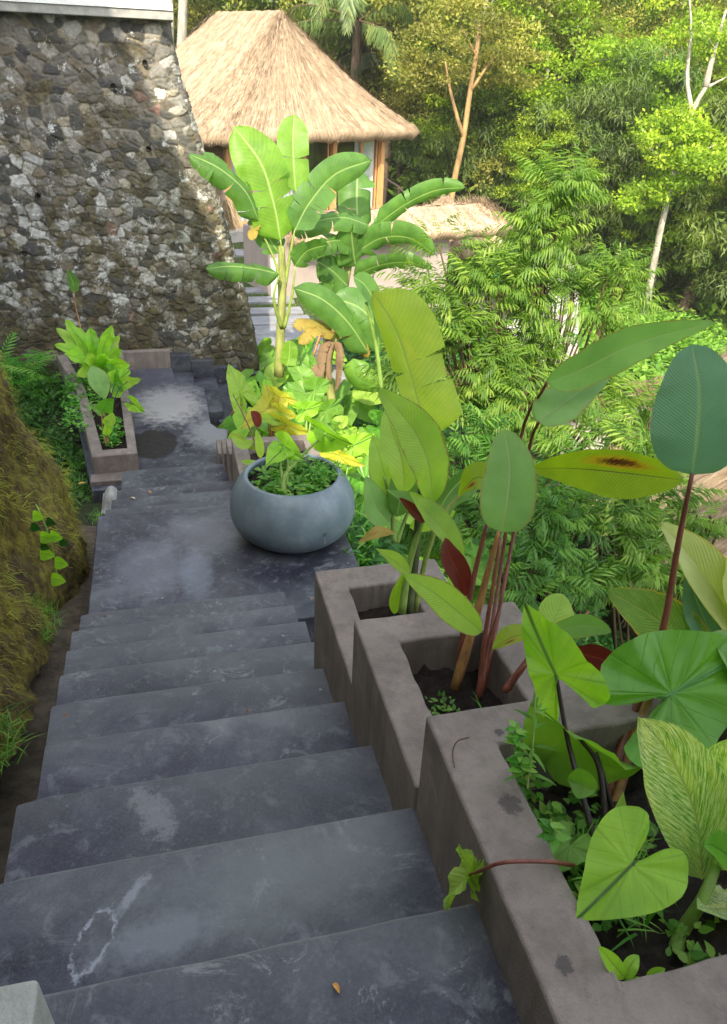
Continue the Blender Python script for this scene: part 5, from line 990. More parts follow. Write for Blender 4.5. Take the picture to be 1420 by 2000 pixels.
auto = [(.95, 8.3, -4.35, 7, .30, .45, 3), (.85, 9.3, -4.5, 7, .30, .45, 5), (1.15, 10.2, -4.6, 7, .32, .5, 7), (1.6, 9.6, -4.6, 8, .36, .6, 9), (1.5, 8.4, -4.45, 8, .36, .55, 11), (1.7, 7.3, -4.3, 8, .34, .6, 13), (1.45, 6.4, -4.0, 7, .32, .55, 15), (1.6, 5.6, -3.7, 7, .28, .5, 17), (2.2, 8.8, -4.7, 8, .40, .7, 19), (2.1, 6.6, -4.5, 8, .36, .65, 21), (1.75, 10.9, -4.6, 7, .36, .6, 23), (1.9, 4.8, -4.0, 7, .26, .5, 25), (1.45, 4.2, -3.5, 6, .22, .4, 27), (2.4, 5.5, -4.5, 7, .34, .6, 29), (2.3, 10.2, -4.7, 8, .4, .7, 31), (1.30, 11.1, -4.6, 8, .30, .45, 33), (1.75, 11.9, -4.5, 8, .34, .5, 35), (1.15, 7.6, -4.3, 7, .26, .5, 37), (2.35, 12.1, -4.6, 8, .36, .6, 39)]
TL = ['taro right of the damp patch, touching the lower landing', 'taro at the bend of the lower landing edge', 'taro where the landing steps turn right', 'taro between the banana trunk and the lime leaved taro', 'taro just behind the bright yellow leaves', 'taro beside the yellow green creeper mound', 'taro in the far corner of the pale planter', 'taro peeping out directly right of the round pot', 'broad taro below the dry banana leaves', 'broad taro between the creeper mound and the feathery shrub', 'taro at the foot of the tall banana trunk', 'low taro between the round pot and the lowest stepped planter', 'small taro touching the far side of the lowest stepped planter', 'taro behind the long upright yellow green leaf', 'broad taro under the arching banana leaves', 'taro hiding the last steps below the stone wall', 'taro growing over the start of the grey path', 'taro leaning over the narrow planter edges beyond the pot', 'taro beside the path under the dry banana leaves']
for x, y, z, n_, s_, h_, sd_ in auto: taro_auto(TL[(sd_-3)//2], x, y, float(gz(x, y)) - .03, n_, s_, ['taro_mid', 'taro', 'taro_dark', 'taro_mid', 'lime'] if sd_ % 4 else ['taro', 'taro_yellow', 'taro_mid'], h_, seed=sd_, group='taros filling the garden bed right of the steps')
for i, (x, y, z, s_) in enumerate(((2.45, 3.2, -4.2, .3), (2.9, 3.0, -4.6, .3), (2.1, 2.6, -3.7, .26), (3.2, 2.4, -4.9, .3), (2.7, 2.2, -4.4, .28), (2.2, 3.9, -4.1, .26), (1.8, 3.3, -3.7, .22))):
    t = thing('lance_leaf_plant', ['lime green lance leaved clump nearest the middle planter', 'lime green lance leaved clump beyond the red leaf', 'lime green lance leaved clump behind the arrow shaped leaf', 'pale lance leaved clump lowest on the slope', 'lime green lance leaved clump behind the yellow edged streaked leaf', 'lime green lance leaved clump at the foot of the deep green shrub', 'lime green lance leaved clump right behind the lowest planter'][i], CAT, (x, y, float(gz(x, y))), 'lime green clumps on the slope below the planters'); rd = random.Random(i)
    for q in range(11):
        a = 2.4*q; o_ = np.array([x, y, float(gz(x, y))]); T_ = np.array([math.cos(a)*.45, math.sin(a)*.45, 1.0])*s_*rd.uniform(1.0, 1.6); mb = MB(); leaf(mb, [o_, o_+T_*.55, o_+T_*1.0+np.array([math.cos(a), math.sin(a), -.2])*s_*.25], s_*.13, (math.cos(a)*-1, math.sin(a)*-1, .6), 'lance', .3, n=10, m=2); mb.build('leaf', G['lime'] if rd.random() < .6 else G['heli'], t, smooth=True)

# left planter
lt1 = thing('bird_nest_fern', 'cluster of ruffled bright green leaves in the long narrow planter', 'fern', hY(190, 740, 9.9))
B0 = hY(192, 742, 9.9)
for k_, (tx_, ty_, dY) in enumerate(((110, 640, .2), (128, 625, .3), (108, 672, -.1), (150, 640, .3), (175, 640, .2), (220, 635, .3), (235, 655, .3), (238, 682, .1), (215, 650, 0), (252, 708, -.1), (235, 735, -.2), (125, 692, -.2), (150, 735, -.3), (205, 690, -.2), (190, 660, .2), (165, 700, -.3), (255, 712, -.5), (225, 700, -.3))):
    E_ = hY(tx_, ty_, 9.9+dY); m_ = (B0+E_)/2+np.array([0, 0, .10]); mb = MB(); leaf(mb, [B0, m_, E_], .085, facing(m_, E_-B0, .3+.15*(k_ % 4)), 'obov', .3, wave=.28, n=18, m=4, seed=k_); mb.build('leaf', G['taro'] if k_ % 3 else G['lime'], lt1, smooth=True)
lt2 = thing('tall_leaf_plant', 'thin tall plant with one leaf above the ruffled fern in the long planter', CAT, hY(160, 700, 10.4))
stempx(lt2, [(165, 710, 10.4), (157, 640, 10.5), (148, 600, 10.6), (145, 570, 10.6)], .012, .004, G['stem_orange']); bladepx(lt2, [(146, 572, 10.6), (142, 550, 10.6), (132, 526, 10.6)], 11, G['banana'], tilt=.3, prof='ellip')
bladepx(lt2, [(175, 710, 10.2), (165, 675, 10.3), (158, 640, 10.4)], 11, G['banana'], tilt=.3, prof='ellip')
lt3 = thing('tall_leaf_plant', 'plant with an upright pale green leaf near the front end of the long planter', CAT, hY(210, 860, 8.4))
stempx(lt3, [(212, 872, 8.3), (206, 820, 8.4), (203, 780, 8.5)], .012, .006, G['stem_orange']); stempx(lt3, [(208, 872, 8.3), (200, 830, 8.4), (200, 790, 8.5)], .010, .006, G['stem_orange'])
bladepx(lt3, [(205, 782, 8.5), (196, 750, 8.55), (178, 715, 8.65)], 20, G['calathea'], tilt=.2, prof='obov', fold=.1); bladepx(lt3, [(200, 805, 8.4), (208, 790, 8.4), (222, 778, 8.4)], 16, G['taro_dark'], tilt=.3, prof='ovate')
bladepx(lt3, [(205, 830, 8.3), (215, 818, 8.3), (220, 805, 8.3)], 12, G['lime'], tilt=.3, prof='ovate'); bladepx(lt3, [(205, 850, 8.3), (210, 835, 8.3), (206, 815, 8.3)], 9, G['taro'], tilt=.3, prof='ovate')
lt4 = thing('taro_plant', 'taro in the long planter with leaves reaching over the lower landing', CAT, hY(215, 800, 9.0))
B0 = hY(215, 805, 8.9)
for b_, t_, w_, mt in (((262, 790, 8.9), (283, 806, 8.8), 1.0, 'taro'), ((250, 745, 9.3), (278, 742, 9.3), .9, 'lime'), ((228, 745, 9.3), (258, 722, 9.5), 1.1, 'taro'), ((218, 740, 9.3), (240, 765, 9.1), 1.2, 'taro_dark'), ((195, 800, 8.8), (175, 790, 8.8), 1.2, 'taro_mid')):
    petiole(lt4, B0, hY(*b_), .006, .004, G['stem_black'], sag=.08); heartpx(lt4, b_, t_, w_, G[mt], tilt=.5, fold=.2, ruff=.06, seed=int(b_[0]))

# ------------------------------------------------------------------ small growth: weeds, ground cover, grass
def cover(name, label, cat, P, tmpl, smin, smax, mat, up=.6, spread=1.0, kind='stuff', parent=None, tint=None, droop=0):
    k = len(P); T = rdir(k, -.2, 1)*spread; T[:, 2] = np.abs(T[:, 2])*up-droop; T += 1e-3; v, f, u, t = scatter(tmpl, P, frames(T, np.array([.02, .01, 1.0])), rng.uniform(smin, smax, k), tint)
    o = np_mesh(name, v, f, mat, parent, uv=u, tint=t)
    if parent is None: tag(o, label, cat, kind=kind)
    return o
def patch(cx, cy, rx, ry, z, h, k, clump=12, cr=.05, terr=False):
    nc = max(1, k//clump); a = rng.uniform(0, 2*np.pi, nc); r = np.sqrt(rng.random(nc)); c = np.stack([cx+rx*r*np.cos(a), cy+ry*r*np.sin(a), np.zeros(nc)], 1); hh_ = h*rng.uniform(.2, 1, nc)
    P = np.repeat(c, clump, 0)+rng.normal(size=(nc*clump, 3))*[cr, cr, 0]; b = gz(P[:, 0], P[:, 1]) if terr else z; P[:, 2] = b+np.repeat(hh_, clump)*rng.random(nc*clump)+.01; return P
# pot filling
P = patch(PC[0], PC[1], .29, .29, PC[2]+.425, .10, 620, 10, .035); cover('weeds', 'small round leaved green weeds filling the round pot', 'weeds', P, ROUND, .03, .075, G['small'])
P = patch(PC[0]+.22, PC[1]-.05, .16, .16, PC[2]+.45, .10, 200, 10, .03); cover('weeds', 'pale green sprigs spilling over the right rim of the round pot', 'weeds', P, LANCE, .05, .09, G['small'])
# planter weeds
P = np.concatenate([patch(.67, 1.02, .05, .10, -1.47, .12, 220, 10, .02), patch(.70, .90, .08, .15, -1.47, .10, 200, 10, .02), patch(.90, .62, .10, .04, -1.47, .05, 60, 8, .02), patch(.85, .85, .12, .2, -1.47, .06, 160, 8, .02)]); cover('weeds', 'tiny leaved weeds on the soil of the nearest planter', 'weeds', P, ROUND, .014, .034, G['small'])
P = np.concatenate([patch(.68, 1.52, .05, .20, -1.70, .06, 190, 8, .015), patch(.72, 1.4, .07, .10, -1.70, .04, 90, 8, .015)]); cover('weeds', 'sprinkle of tiny seedlings on the soil of the middle planter', 'weeds', P, ROUND, .010, .024, G['small'])
P = np.concatenate([patch(.80, 1.40, .05, .12, -1.70, .03, 90, 10, .012), patch(.78, .8, .08, .12, -1.46, .03, 120, 12, .015)]); cover('grass', 'thin grass tufts on the soil of the planters', 'grass', P, BLADE, .05, .12, G['small'], up=1.6)
P = np.concatenate([patch(-1.15, 9.8, .22, 1.2, -3.8, .16, 900, 10, .04), patch(-.75, 8.6, .10, .5, -3.8, .10, 300, 10, .03)]); cover('weeds', 'small weeds under the plants in the long narrow planter', 'weeds', P, ROUND, .03, .07, G['small'])
# herbs with a stalk, in the nearest planter
def herb(label, base, top, nl, size, mat, tmpl=ROUND):
    B, T_ = hY(*base), hY(*top); t = thing('weed_plant', label, 'weed', B); MB().tube(spline([B, (B+T_)/2+np.array([.004, 0, 0]), T_], 6), [.002]*7, 6).build('stem', G['stem_green'], t)
    s_ = rng.uniform(.15, 1, nl); P = B+(T_-B)*s_[:, None]; D = rdir(nl, -.1, .5); v, f, u, tt = scatter(tmpl, P, frames(D, np.array([0, 0, 1.0])), size*(1.15-.4*s_)); np_mesh('leaves', v, f, mat, t, uv=u, tint=tt); return t
herb('upright weed with narrow leaves standing by the far corner of the nearest planter', (1030, 1540, .95), (1045, 1362, 1.05), 16, .055, G['small'], LANCE)
herb('bushy little weed by the left inner edge of the nearest planter', (1020, 1520, .97), (1005, 1420, 1.03), 26, .032, G['small'])
herb('short weed with broad leaves on the left soil of the nearest planter', (1085, 1650, .83), (1075, 1600, .86), 10, .034, G['small'])
sdl = thing('weed_plant', 'seedling with a few broad leaves in the near corner of the nearest planter', 'weed', hY(1220, 1900, .62))
for sq, hw_ in (([(1222, 1912, .60), (1195, 1880, .61), (1168, 1848, .62)], 17), ([(1222, 1912, .60), (1232, 1885, .61), (1248, 1866, .62)], 15), ([(1220, 1915, .60), (1245, 1925, .59), (1285, 1922, .58)], 17), ([(1262, 1912, .61), (1280, 1900, .61), (1300, 1892, .61)], 10), ([(1285, 1920, .60), (1295, 1912, .60), (1306, 1900, .6)], 9)): bladepx(sdl, sq, hw_, G['taro'], tilt=.2, prof='ellip', n=10, m=3, wave=.05)
# weeds by the drain and on the bank
wd = thing('creeping_weed', 'weed with rounded leaves hanging down the mossy bank', 'weed', hY(95, 1040, 4.3)); stempx(wd, [(70, 985, 4.4), (90, 1030, 4.35), (105, 1080, 4.3), (112, 1130, 4.25)], .004, .003, G['stem_green'])
for x_, y_, w_ in ((75, 1008, 12), (92, 1050, 14), (110, 1048, 13), (92, 1082, 15), (120, 1100, 14), (114, 1132, 15), (70, 1030, 10), (100, 1020, 10), (88, 1068, 9), (125, 1060, 9)): bladepx(wd, [(x_-w_, y_-2, 4.25), (x_, y_, 4.22), (x_+w_, y_+4, 4.2)], w_*.9, G['taro'] if w_ > 11 else G['small_dark'], tilt=.3, prof='ovate', n=8, m=3)
fq = []
for px_, py_, z_ in ((90, 1200, -3.15), (85, 1250, -3.05), (12, 1430, -2.5), (100, 1230, -3.1), (20, 1480, -2.45), (185, 1020, -3.4), (60, 1190, -3.0)):
    q = hz(px_, py_, z_); fq.append(patch(q[0], q[1], .05, .07, q[2], .06, 60, 10, .02))
cover('weeds', 'bright little weeds sprouting at the foot of the mossy bank', 'weeds', np.concatenate(fq), BLADE, .05, .11, G['small'], up=1.0)
kk = 260; P = np.stack([rng.uniform(-1.0, -.66, kk), rng.uniform(1.2, 6.2, kk), np.zeros(kk)], 1); P[:, 2] = gz(P[:, 0], P[:, 1])+.035; cover('leaf_litter', 'brown leaf litter lying in the drain beside the stairs', 'leaf litter', P, ROUND, .02, .06, foliage_mat('litter', [(.05, .03, .015), (.14, .09, .04), (.30, .26, .17)], .05, .8, 0), up=.1)
# undergrowth left of the long planter
P = np.concatenate([patch(-1.55, 8.2, .45, 1.6, 0, .18, 3600, 14, .07, True), patch(-2.0, 10.5, .6, 1.0, 0, .38, 2600, 16, .09, True)]); cover('weeds', 'dense dark green weeds between the mossy bank and the long planter', 'weeds', P, ROUND, .03, .085, G['small_dark'], up=.8)
P = np.concatenate([patch(-1.4, 7.9, .4, 1.2, 0, .12, 900, 12, .05, True), patch(-2.1, 11.0, .5, .6, 0, .45, 700, 12, .1, True)]); cover('grass', 'lighter grass and ferny blades between the mossy bank and the long planter', 'grass', P, BLADE, .08, .2, G['small'], up=1.0)
FR = frond_tmpl(9, .34, .35); FR2 = frond_tmpl(5, .52, 1.15, .75, .25)
P = patch(-2.15, 11.1, .45, .35, 0, .6, 60, 6, .12, True); cover('fern', 'leafy fern growing against the foot of the stone wall at the far left', 'fern', P, FR, .3, .5, G['small'], kind='thing')
kk = 900; q = np.array([BK[rng.integers(20, 180), rng.integers(60, 80)] for _ in range(60)]); P = np.repeat(q, 15, 0)+rng.normal(size=(900, 3))*.05; cover('grass', 'yellow green grass fringe on top of the mossy bank', 'grass', P, BLADE, .08, .18, G['grass'], up=1.2)
q = hz(165, 715, -3.4)
# lawn
P = np.stack([rng.uniform(.95, 3.4, 16000), rng.uniform(15.4, 22.6, 16000), np.full(16000, -4.43)], 1); inn = (P[:, 0] > 1.28) & (P[:, 0] < 2.72) & (((P[:, 1] < 15.95)) | ((P[:, 1] > 16.35) & (P[:, 1] < 16.8)) | ((P[:, 1] > 17.2) & (P[:, 1] < 17.65)) | ((P[:, 1] > 19.2) & (P[:, 1] < 19.9))); P = P[~inn]
cover('grass', 'short mown lawn grass around the stepping slabs', 'grass', P, BLADE, .05, .10, G['grass'], up=1.6)
# slope undergrowth to the right
def slope(x0, x1, y0, y1, k, h, clump=14, cr=.12):
    nc = k//clump; c = np.stack([rng.uniform(x0, x1, nc), rng.uniform(y0, y1, nc)], 1); P = np.repeat(c, clump, 0)+rng.normal(size=(nc*clump, 2))*cr; hh_ = np.repeat(h*rng.uniform(.15, 1, nc), clump)*rng.random(nc*clump); return np.concatenate([P, (gz(P[:, 0], P[:, 1])+hh_)[:, None]], 1)
P = np.concatenate([slope(1.15, 3.0, .5, 12, 14000, .28, cr=.08), slope(3.0, 6.5, .5, 12, 14000, .4), slope(2.9, 7, 11.5, 16.2, 6000, .35)])
P = P[~((P[:, 1] > 11.2) & (P[:, 0] < 2.9))]; cover('undergrowth', 'green leafy undergrowth covering the slope right of the steps', 'undergrowth', P, ROUND, .05, .13, G['small_dark'], up=.7)
P = np.concatenate([slope(1.15, 3.0, .5, 11, 5000, .45, cr=.06), slope(3, 6, 1, 11, 4000, .5)]); cover('undergrowth', 'bright green leafy shoots over the slope right of the steps', 'undergrowth', P, LANCE, .08, .18, G['small'], up=.8)
P = np.concatenate([slope(9, 24, 12, 27, 26000, .45, 16, .25), slope(9, 16, 14, 22, 8000, .15, 16, .2)]); P = P[~((P[:, 0] < 12) & (P[:, 1] < 14.5))]
cover('undergrowth', 'sunlit bright green creeper cover on the far bank at the right', 'undergrowth', P, ROUND, .10, .24, foliage_mat('bank_creeper', [(.09, .20, .03), (.16, .32, .04), (.26, .42, .06)], .35, .5, 0), up=.6)
P = patch(1.75, 7.55, .28, .30, -4.1, .75, 1400, 14, .05); cover('creeper', 'yellow green small leaved creeper mound in the middle of the garden bed', 'creeper', P, ROUND, .03, .06, foliage_mat('yellow_creeper', [(.16, .30, .03), (.30, .42, .05), (.45, .50, .09)], .4, .5, 0), kind='thing')

# ------------------------------------------------------------------ feathery shrubs
def feather(label, base, lobes, mat, seed, group=None, size=(.17, .33), trunk=.05, tm=FR2):
    global rng
    rng = np.random.default_rng(seed); t = thing('feathery_shrub', label, 'shrub', base); base = np.array(base, float); PP = []; DD = []; br = MB()
    for (cx, cy, cz, rx, rz, k) in lobes:
        c = np.array([cx, cy, cz]); nb = max(5, k//22); dirs = rdir(nb, -.35, 1.0); tips = c+dirs*[rx, rx, rz]*rng.uniform(.55, 1.0, nb)[:, None]
        for q in tips: br.tube(spline([base+(c-base)*.55, c*.5+q*.5-[0, 0, .1], q], 5), [.018, .016, .013, .010, .007, .004], 5)
        cl = np.repeat(tips, k//nb, 0); dr = np.repeat(dirs, k//nb, 0); DD.append(dr*.8+rdir(len(cl), -.3, .6)*.9+[0, 0, .05]); PP.append(cl+rng.normal(size=cl.shape)*.10)
        br.tube(spline([base, base*.5+c*.5+[.05, 0, .1], c], 6), [trunk*.8, trunk*.7, trunk*.6, trunk*.5, trunk*.4, trunk*.3, trunk*.2], 7)
    P, D = np.concatenate(PP), np.concatenate(DD); k = len(P); zt = (P[:, 2]-P[:, 2].min())/(np.ptp(P[:, 2])+1e-6)
    v, f, u, tt = scatter(tm, P, frames(D, np.array([.01, .02, 1.0])), rng.uniform(*size, k), np.clip(rng.normal(size=k)*.25+.45, 0, 1)); np_mesh('foliage', v, f, mat, t, uv=u, tint=tt); br.build('branches', M['twig'], t, smooth=True); return t
def at(px, py, Y): q = hY(px, py, Y); return [float(q[0]), Y, float(q[2])]
feather('tall feathery shrub with drooping sunlit leaflets, its tip against the dark forest', (4.3, 8.3, -6.0), [at(1075, 470, 8.4)+[.42, .65, 240], at(960, 590, 8.2)+[.50, .45, 190], at(1120, 620, 8.4)+[.70, .5, 360], at(900, 700, 8.0)+[.5, .5, 323], at(1010, 760, 7.8)+[.8, .55, 544], at(1150, 800, 8.0)+[.65, .4, 255], at(1080, 385, 8.5)+[.22, .35, 102], at(880, 500, 8.6)+[.28, .3, 50], at(1200, 560, 8.4)+[.35, .3, 170]], G['feather'], 11)
feather('darker feathery shrub lower down, directly behind the stepped planters', (3.3, 5.2, -5.9), [at(960, 1010, 5.6)+[.55, .40, 255], at(1080, 1030, 5.4)+[.55, .4, 255], at(900, 900, 6.3)+[.45, .4, 187], at(1010, 1120, 4.8)+[.5, .3, 204], at(1120, 960, 6.0)+[.5, .35, 80], at(1130, 1140, 4.9)+[.4, .3, 60]], G['feather_dark'], 12, size=(.15, .28))
feather('thin feathery shrub with sparse sprays in front of the tan thatched roof', (4.6, 5.2, -6.6), [at(1270, 990, 5.6)+[.35, .25, 70], at(1340, 1080, 5.2)+[.35, .25, 70], at(1200, 900, 6.0)+[.5, .3, 130], at(1260, 830, 6.8)+[.5, .25, 80], at(1260, 1120, 5.0)+[.3, .2, 90], at(1390, 1010, 5.4)+[.3, .25, 22], at(1180, 1060, 5.2)+[.35, .25, 130]], G['feather'], 13, size=(.20, .32), trunk=.03)
feather('pale feathery shrub at the left, beside the low banana plant', (2.9, 7.6, -5.2), [at(850, 640, 8.6)+[.40, .4, 60], at(830, 590, 9.4)+[.35, .3, 50], at(830, 780, 7.6)+[.35, .4, 60]], G['feather'], 14, size=(.24, .38), trunk=.03)

# ------------------------------------------------------------------ forest on the far slope
rng = np.random.default_rng(99)
F_ = {}
F_['olive'] = foliage_mat('olive_forest_leaves', [(.08, .095, .018), (.18, .19, .032), (.29, .28, .05), (.43, .39, .09)], .38, .5, .15)
F_['bright'] = foliage_mat('bright_forest_leaves', [(.075, .14, .014), (.17, .26, .018), (.29, .39, .025), (.43, .49, .04)], .44, .5, .12)
F_['deep'] = foliage_mat('deep_green_forest_leaves', [(.035, .065, .010), (.08, .13, .018), (.14, .20, .026), (.23, .28, .04)], .33, .45, .15)
F_['bamboo'] = foliage_mat('bamboo_leaves', [(.035, .065, .015), (.075, .12, .024), (.13, .19, .035), (.20, .26, .055)], .3, .5, .12)
F_['palm'] = foliage_mat('palm_leaflets', [(.045, .085, .03), (.09, .15, .04), (.16, .21, .06), (.28, .30, .10)], .25, .45, .05)
F_['palm_dark'] = foliage_mat('dark_palm_leaflets', [(.025, .035, .02), (.05, .065, .03), (.10, .12, .06)], .2, .5, .05)
def crown(rx, rz, nc, nl, cs, ls, seed, flat=.6, low=-.75, tm=LEAF, droop=0.0, holes=.0):
    """leaf clumps spread through an uneven crown; returns leaf data and the clump centres"""
    r = np.random.default_rng(seed); z = r.uniform(low, 1, nc); a = r.uniform(0, 2*np.pi, nc); q = np.sqrt(1-z*z); rad = r.uniform(.45, 1.0, nc)**.6*(1+.18*np.sin(a*3+seed)+.12*np.sin(a*5+z*4))
    nl = int(nl*2.7)
    c = np.stack([q*np.cos(a)*rx*rad, q*np.sin(a)*rx*rad, z*rz*rad], 1); sz = cs*r.uniform(.55, 1.35, nc)
    P = np.repeat(c, nl, 0); s_ = np.repeat(sz, nl); d = r.normal(size=P.shape); d /= np.linalg.norm(d, axis=1, keepdims=True); rr_ = r.random(len(P))**.45
    P = P+d*rr_[:, None]*s_[:, None]*[1, 1, flat]; T = d*.6+r.normal(size=P.shape)*.55+[0, 0, .1-droop]; ti = np.clip(np.repeat(r.normal(size=nc)*.16+.45, nl)+r.normal(size=len(P))*.17, 0, 1)
    v, f, u, t = scatter(tm, P, frames(T, d+[0, 0, .9]), r.uniform(.6, 1.3, len(P))*ls*.60, ti); return v, f, u, t, c
def make_tree(name, label, cat, loc, h, rx, rz, nc, nl, cs, ls, mat, bark, seed, tr=.16, lean=(0, 0), group=None, tm=LEAF, droop=0, flat=.6, low=-.75, nb=9):
    t = thing(name, label, cat, (0, 0, 0), group); rd = random.Random(seed); v, f, u, tt, c = crown(rx, rz, nc, nl, cs, ls, seed, flat, low, tm, droop); cc = np.array([lean[0], lean[1], h-rz*.9]); v = v+cc
    np_mesh('crown', v, f, F_[mat], t, uv=u, tint=tt); mb = MB(); top = cc+[0, 0, rz*.3]
    tp = spline([(0, 0, -1.2), (lean[0]*.2+rd.uniform(-.2, .2), lean[1]*.2, h*.3), (lean[0]*.6+rd.uniform(-.3, .3), lean[1]*.6, h*.6), top], 14); mb.tube(tp, [tr*(1-.75*i/14) for i in range(15)], 9)
    for i in range(nb):
        q = c[(i*7) % len(c)]+cc; k_ = 5+int(6*rd.random()); b0 = np.array(tp[min(k_+2, 13)]); mb.tube(spline([b0, (b0+q)/2+[0, 0, .2*rz*rd.random()], q], 5), [tr*.34, tr*.28, tr*.22, tr*.15, tr*.1, tr*.05], 6)
    mb.build('trunk', M[bark], t, smooth=True); t.location = tuple(loc); return t
def place(proto, first, x, y, s=1.0, rz=0.0, label=None, z=None, group=None):
    if first: o = proto
    else:
        o = proto.copy(); COL.objects.link(o)
        for ch in [q for q in bpy.data.objects if q.parent == proto]:
            c = ch.copy(); c.parent = o; COL.objects.link(c)
    o.location = (x, y, float(gz(x, y)) if z is None else z); o.rotation_euler = (0, 0, rz); o.scale = (s, s, s*random.uniform(.92, 1.08))
    if label: o['label'] = label
    if group: o['group'] = group
    return o
protos = {}
GF = 'trees of the forest on the far slope'
KIND = {
 'olive1': dict(name='forest_tree', label='olive green small leaved forest tree on the slope behind the houses', h=11, rx=3.3, rz=4.0, nc=150, nl=85, cs=.75, ls=.22, mat='olive', bark='palebark', seed=1),
 'olive2': dict(name='forest_tree', label='greyish olive forest tree with a tall uneven crown on the far slope', h=13, rx=3.0, rz=5.2, nc=170, nl=80, cs=.70, ls=.20, mat='olive', bark='bark', seed=2, low=-.9),
 'bright1': dict(name='forest_tree', label='fresh yellow green forest tree with layered leaf clumps', h=9, rx=2.8, rz=3.4, nc=110, nl=85, cs=.70, ls=.24, mat='bright', bark='palebark', seed=3, flat=.42),
 'bright2': dict(name='forest_tree', label='light green forest tree with a loose spreading crown', h=12, rx=3.4, rz=4.2, nc=130, nl=80, cs=.80, ls=.23, mat='bright', bark='bark', seed=4, flat=.4),
 'deep1': dict(name='forest_tree', label='dark green dense forest tree in the shade of its neighbours', h=9, rx=3.2, rz=3.6, nc=140, nl=80, cs=.75, ls=.24, mat='deep', bark='bark', seed=5, low=-.95),
 'bamboo': dict(name='bamboo_clump', label='dark clump of bamboo with drooping narrow leaves at the foot of the forest', h=6.5, rx=2.2, rz=3.4, nc=90, nl=80, cs=.6, ls=.42, mat='bamboo', bark='bark', seed=6, tm=LANCE, droop=.7, low=-.98, tr=.08),
}
for k_, a_ in KIND.items():
    a_ = dict(a_); protos[k_] = make_tree(a_.pop('name'), a_.pop('label'), 'tree' if k_ != 'bamboo' else 'bamboo', (0, 0, 0), group=GF if k_ != 'bamboo' else 'bamboo clumps at the foot of the forest', **a_)
used = set()
seen = {}
LOOK = {'olive1': 'rounded olive tree', 'olive2': 'tall greyish olive tree', 'bright1': 'yellow green tree', 'bright2': 'spreading light green tree', 'deep1': 'dense dark green tree', 'bamboo': 'drooping bamboo clump'}
def plant(k_, x, y, s, rz=None):
    az, d = math.degrees(math.atan2(x, y)), math.hypot(x, y)
    row = 'at the foot of the forest' if d < 36 else 'in the second row' if d < 43 else 'in the third row' if d < 50 else 'halfway up the slope' if d < 59 else 'high on the slope' if d < 71 else 'on the skyline'
    spots = [(-3, 'hidden behind the stone wall'), (2, 'above the white building'), (6, 'behind the left ridge end'), (10, 'behind the thatched ridge'), (14, 'behind the palms'), (18, 'over the right eave'), (21.5, 'beside the orange trunk'), (25, 'over the low outbuilding'), (28.5, 'above the feathery shrub tip'), (32, 'left of the white forked trunk'), (35.5, 'behind the white forked trunk'), (39, 'above the dark leaning trunk'), (99, 'beyond the right edge of the view')]
    lab = LOOK[k_]+' '+row+', '+next(t for a, t in spots if az < a)
    if lab in seen: lab = ('taller ' if s > seen[lab] else 'smaller ')+lab
    seen[lab] = s; place(protos[k_], k_ not in used, x, y, s, random.uniform(0, 6.28) if rz is None else rz, lab); used.add(k_)
def polar(az, d): return d*math.sin(R(az)), d*math.cos(R(az))
random.seed(21)
rows = [(33, 13, 33, 3.6, ['bright1', 'deep1', 'olive1', 'bright1']), (39, -4, 40, 4.2, ['olive1', 'deep1', 'bright2', 'olive2']), (46, -5, 42, 4.2, ['olive2', 'olive1', 'bright2', 'deep1']), (54, -5, 42, 4.4, ['olive2', 'bright2', 'olive1']), (64, -6, 44, 4.6, ['olive1', 'olive2', 'bright2']), (78, -6, 45, 5.2, ['olive2', 'bright2'])]
for d, a0, a1, sp, ks in rows:
    n_ = int(R(a1-a0)*d/sp)+1
    for i in range(n_):
        az = a0+(a1-a0)*(i+.5+random.uniform(-.3, .3))/n_; dd = d+random.uniform(-2.2, 2.2); x, y = polar(az, dd)
        if dd < 36 and az < 20 and y < 37: continue
        plant(ks[(i*5+int(d)) % len(ks)] if random.random() < .75 else random.choice(ks), x, y, random.uniform(.85, 1.25)*(1+.004*(d-33)))
for az, d in ((25, 28.5), (28, 28), (31, 27.5), (34.5, 27), (37.5, 26), (40, 26.5), (22.5, 30), (19, 33), (29.5, 31), (33, 30), (36, 31)): x, y = polar(az+random.uniform(-.5, .5), d+1.5); plant('bamboo', x, y, random.uniform(.75, 1.1))
for az, d, s, k_ in ((16.5, 36.5, .8, 'olive2'), (18.5, 34.5, .75, 'olive1'), (20.5, 36, .85, 'bright2'), (22.5, 35, .8, 'olive2'), (24.5, 36.5, .85, 'olive1'), (26.8, 35.5, .8, 'olive2'), (29, 36.5, .85, 'bright2'), (31.5, 35.8, .8, 'olive1'), (35, 35.5, .85, 'olive2'), (38.5, 34, .85, 'bright2'), (12, 40, .85, 'olive1'), (14.3, 38.5, .8, 'deep1')): x, y = polar(az, d); plant(k_, x, y, s)
# brighter low trees in front
for az, d, s in ((26.5, 27, .62), (24, 30, .75), (21, 31, .8), (34.5, 25.5, .55), (30.5, 29, .8)): x, y = polar(az, d+2); plant('bright1', x, y, s)

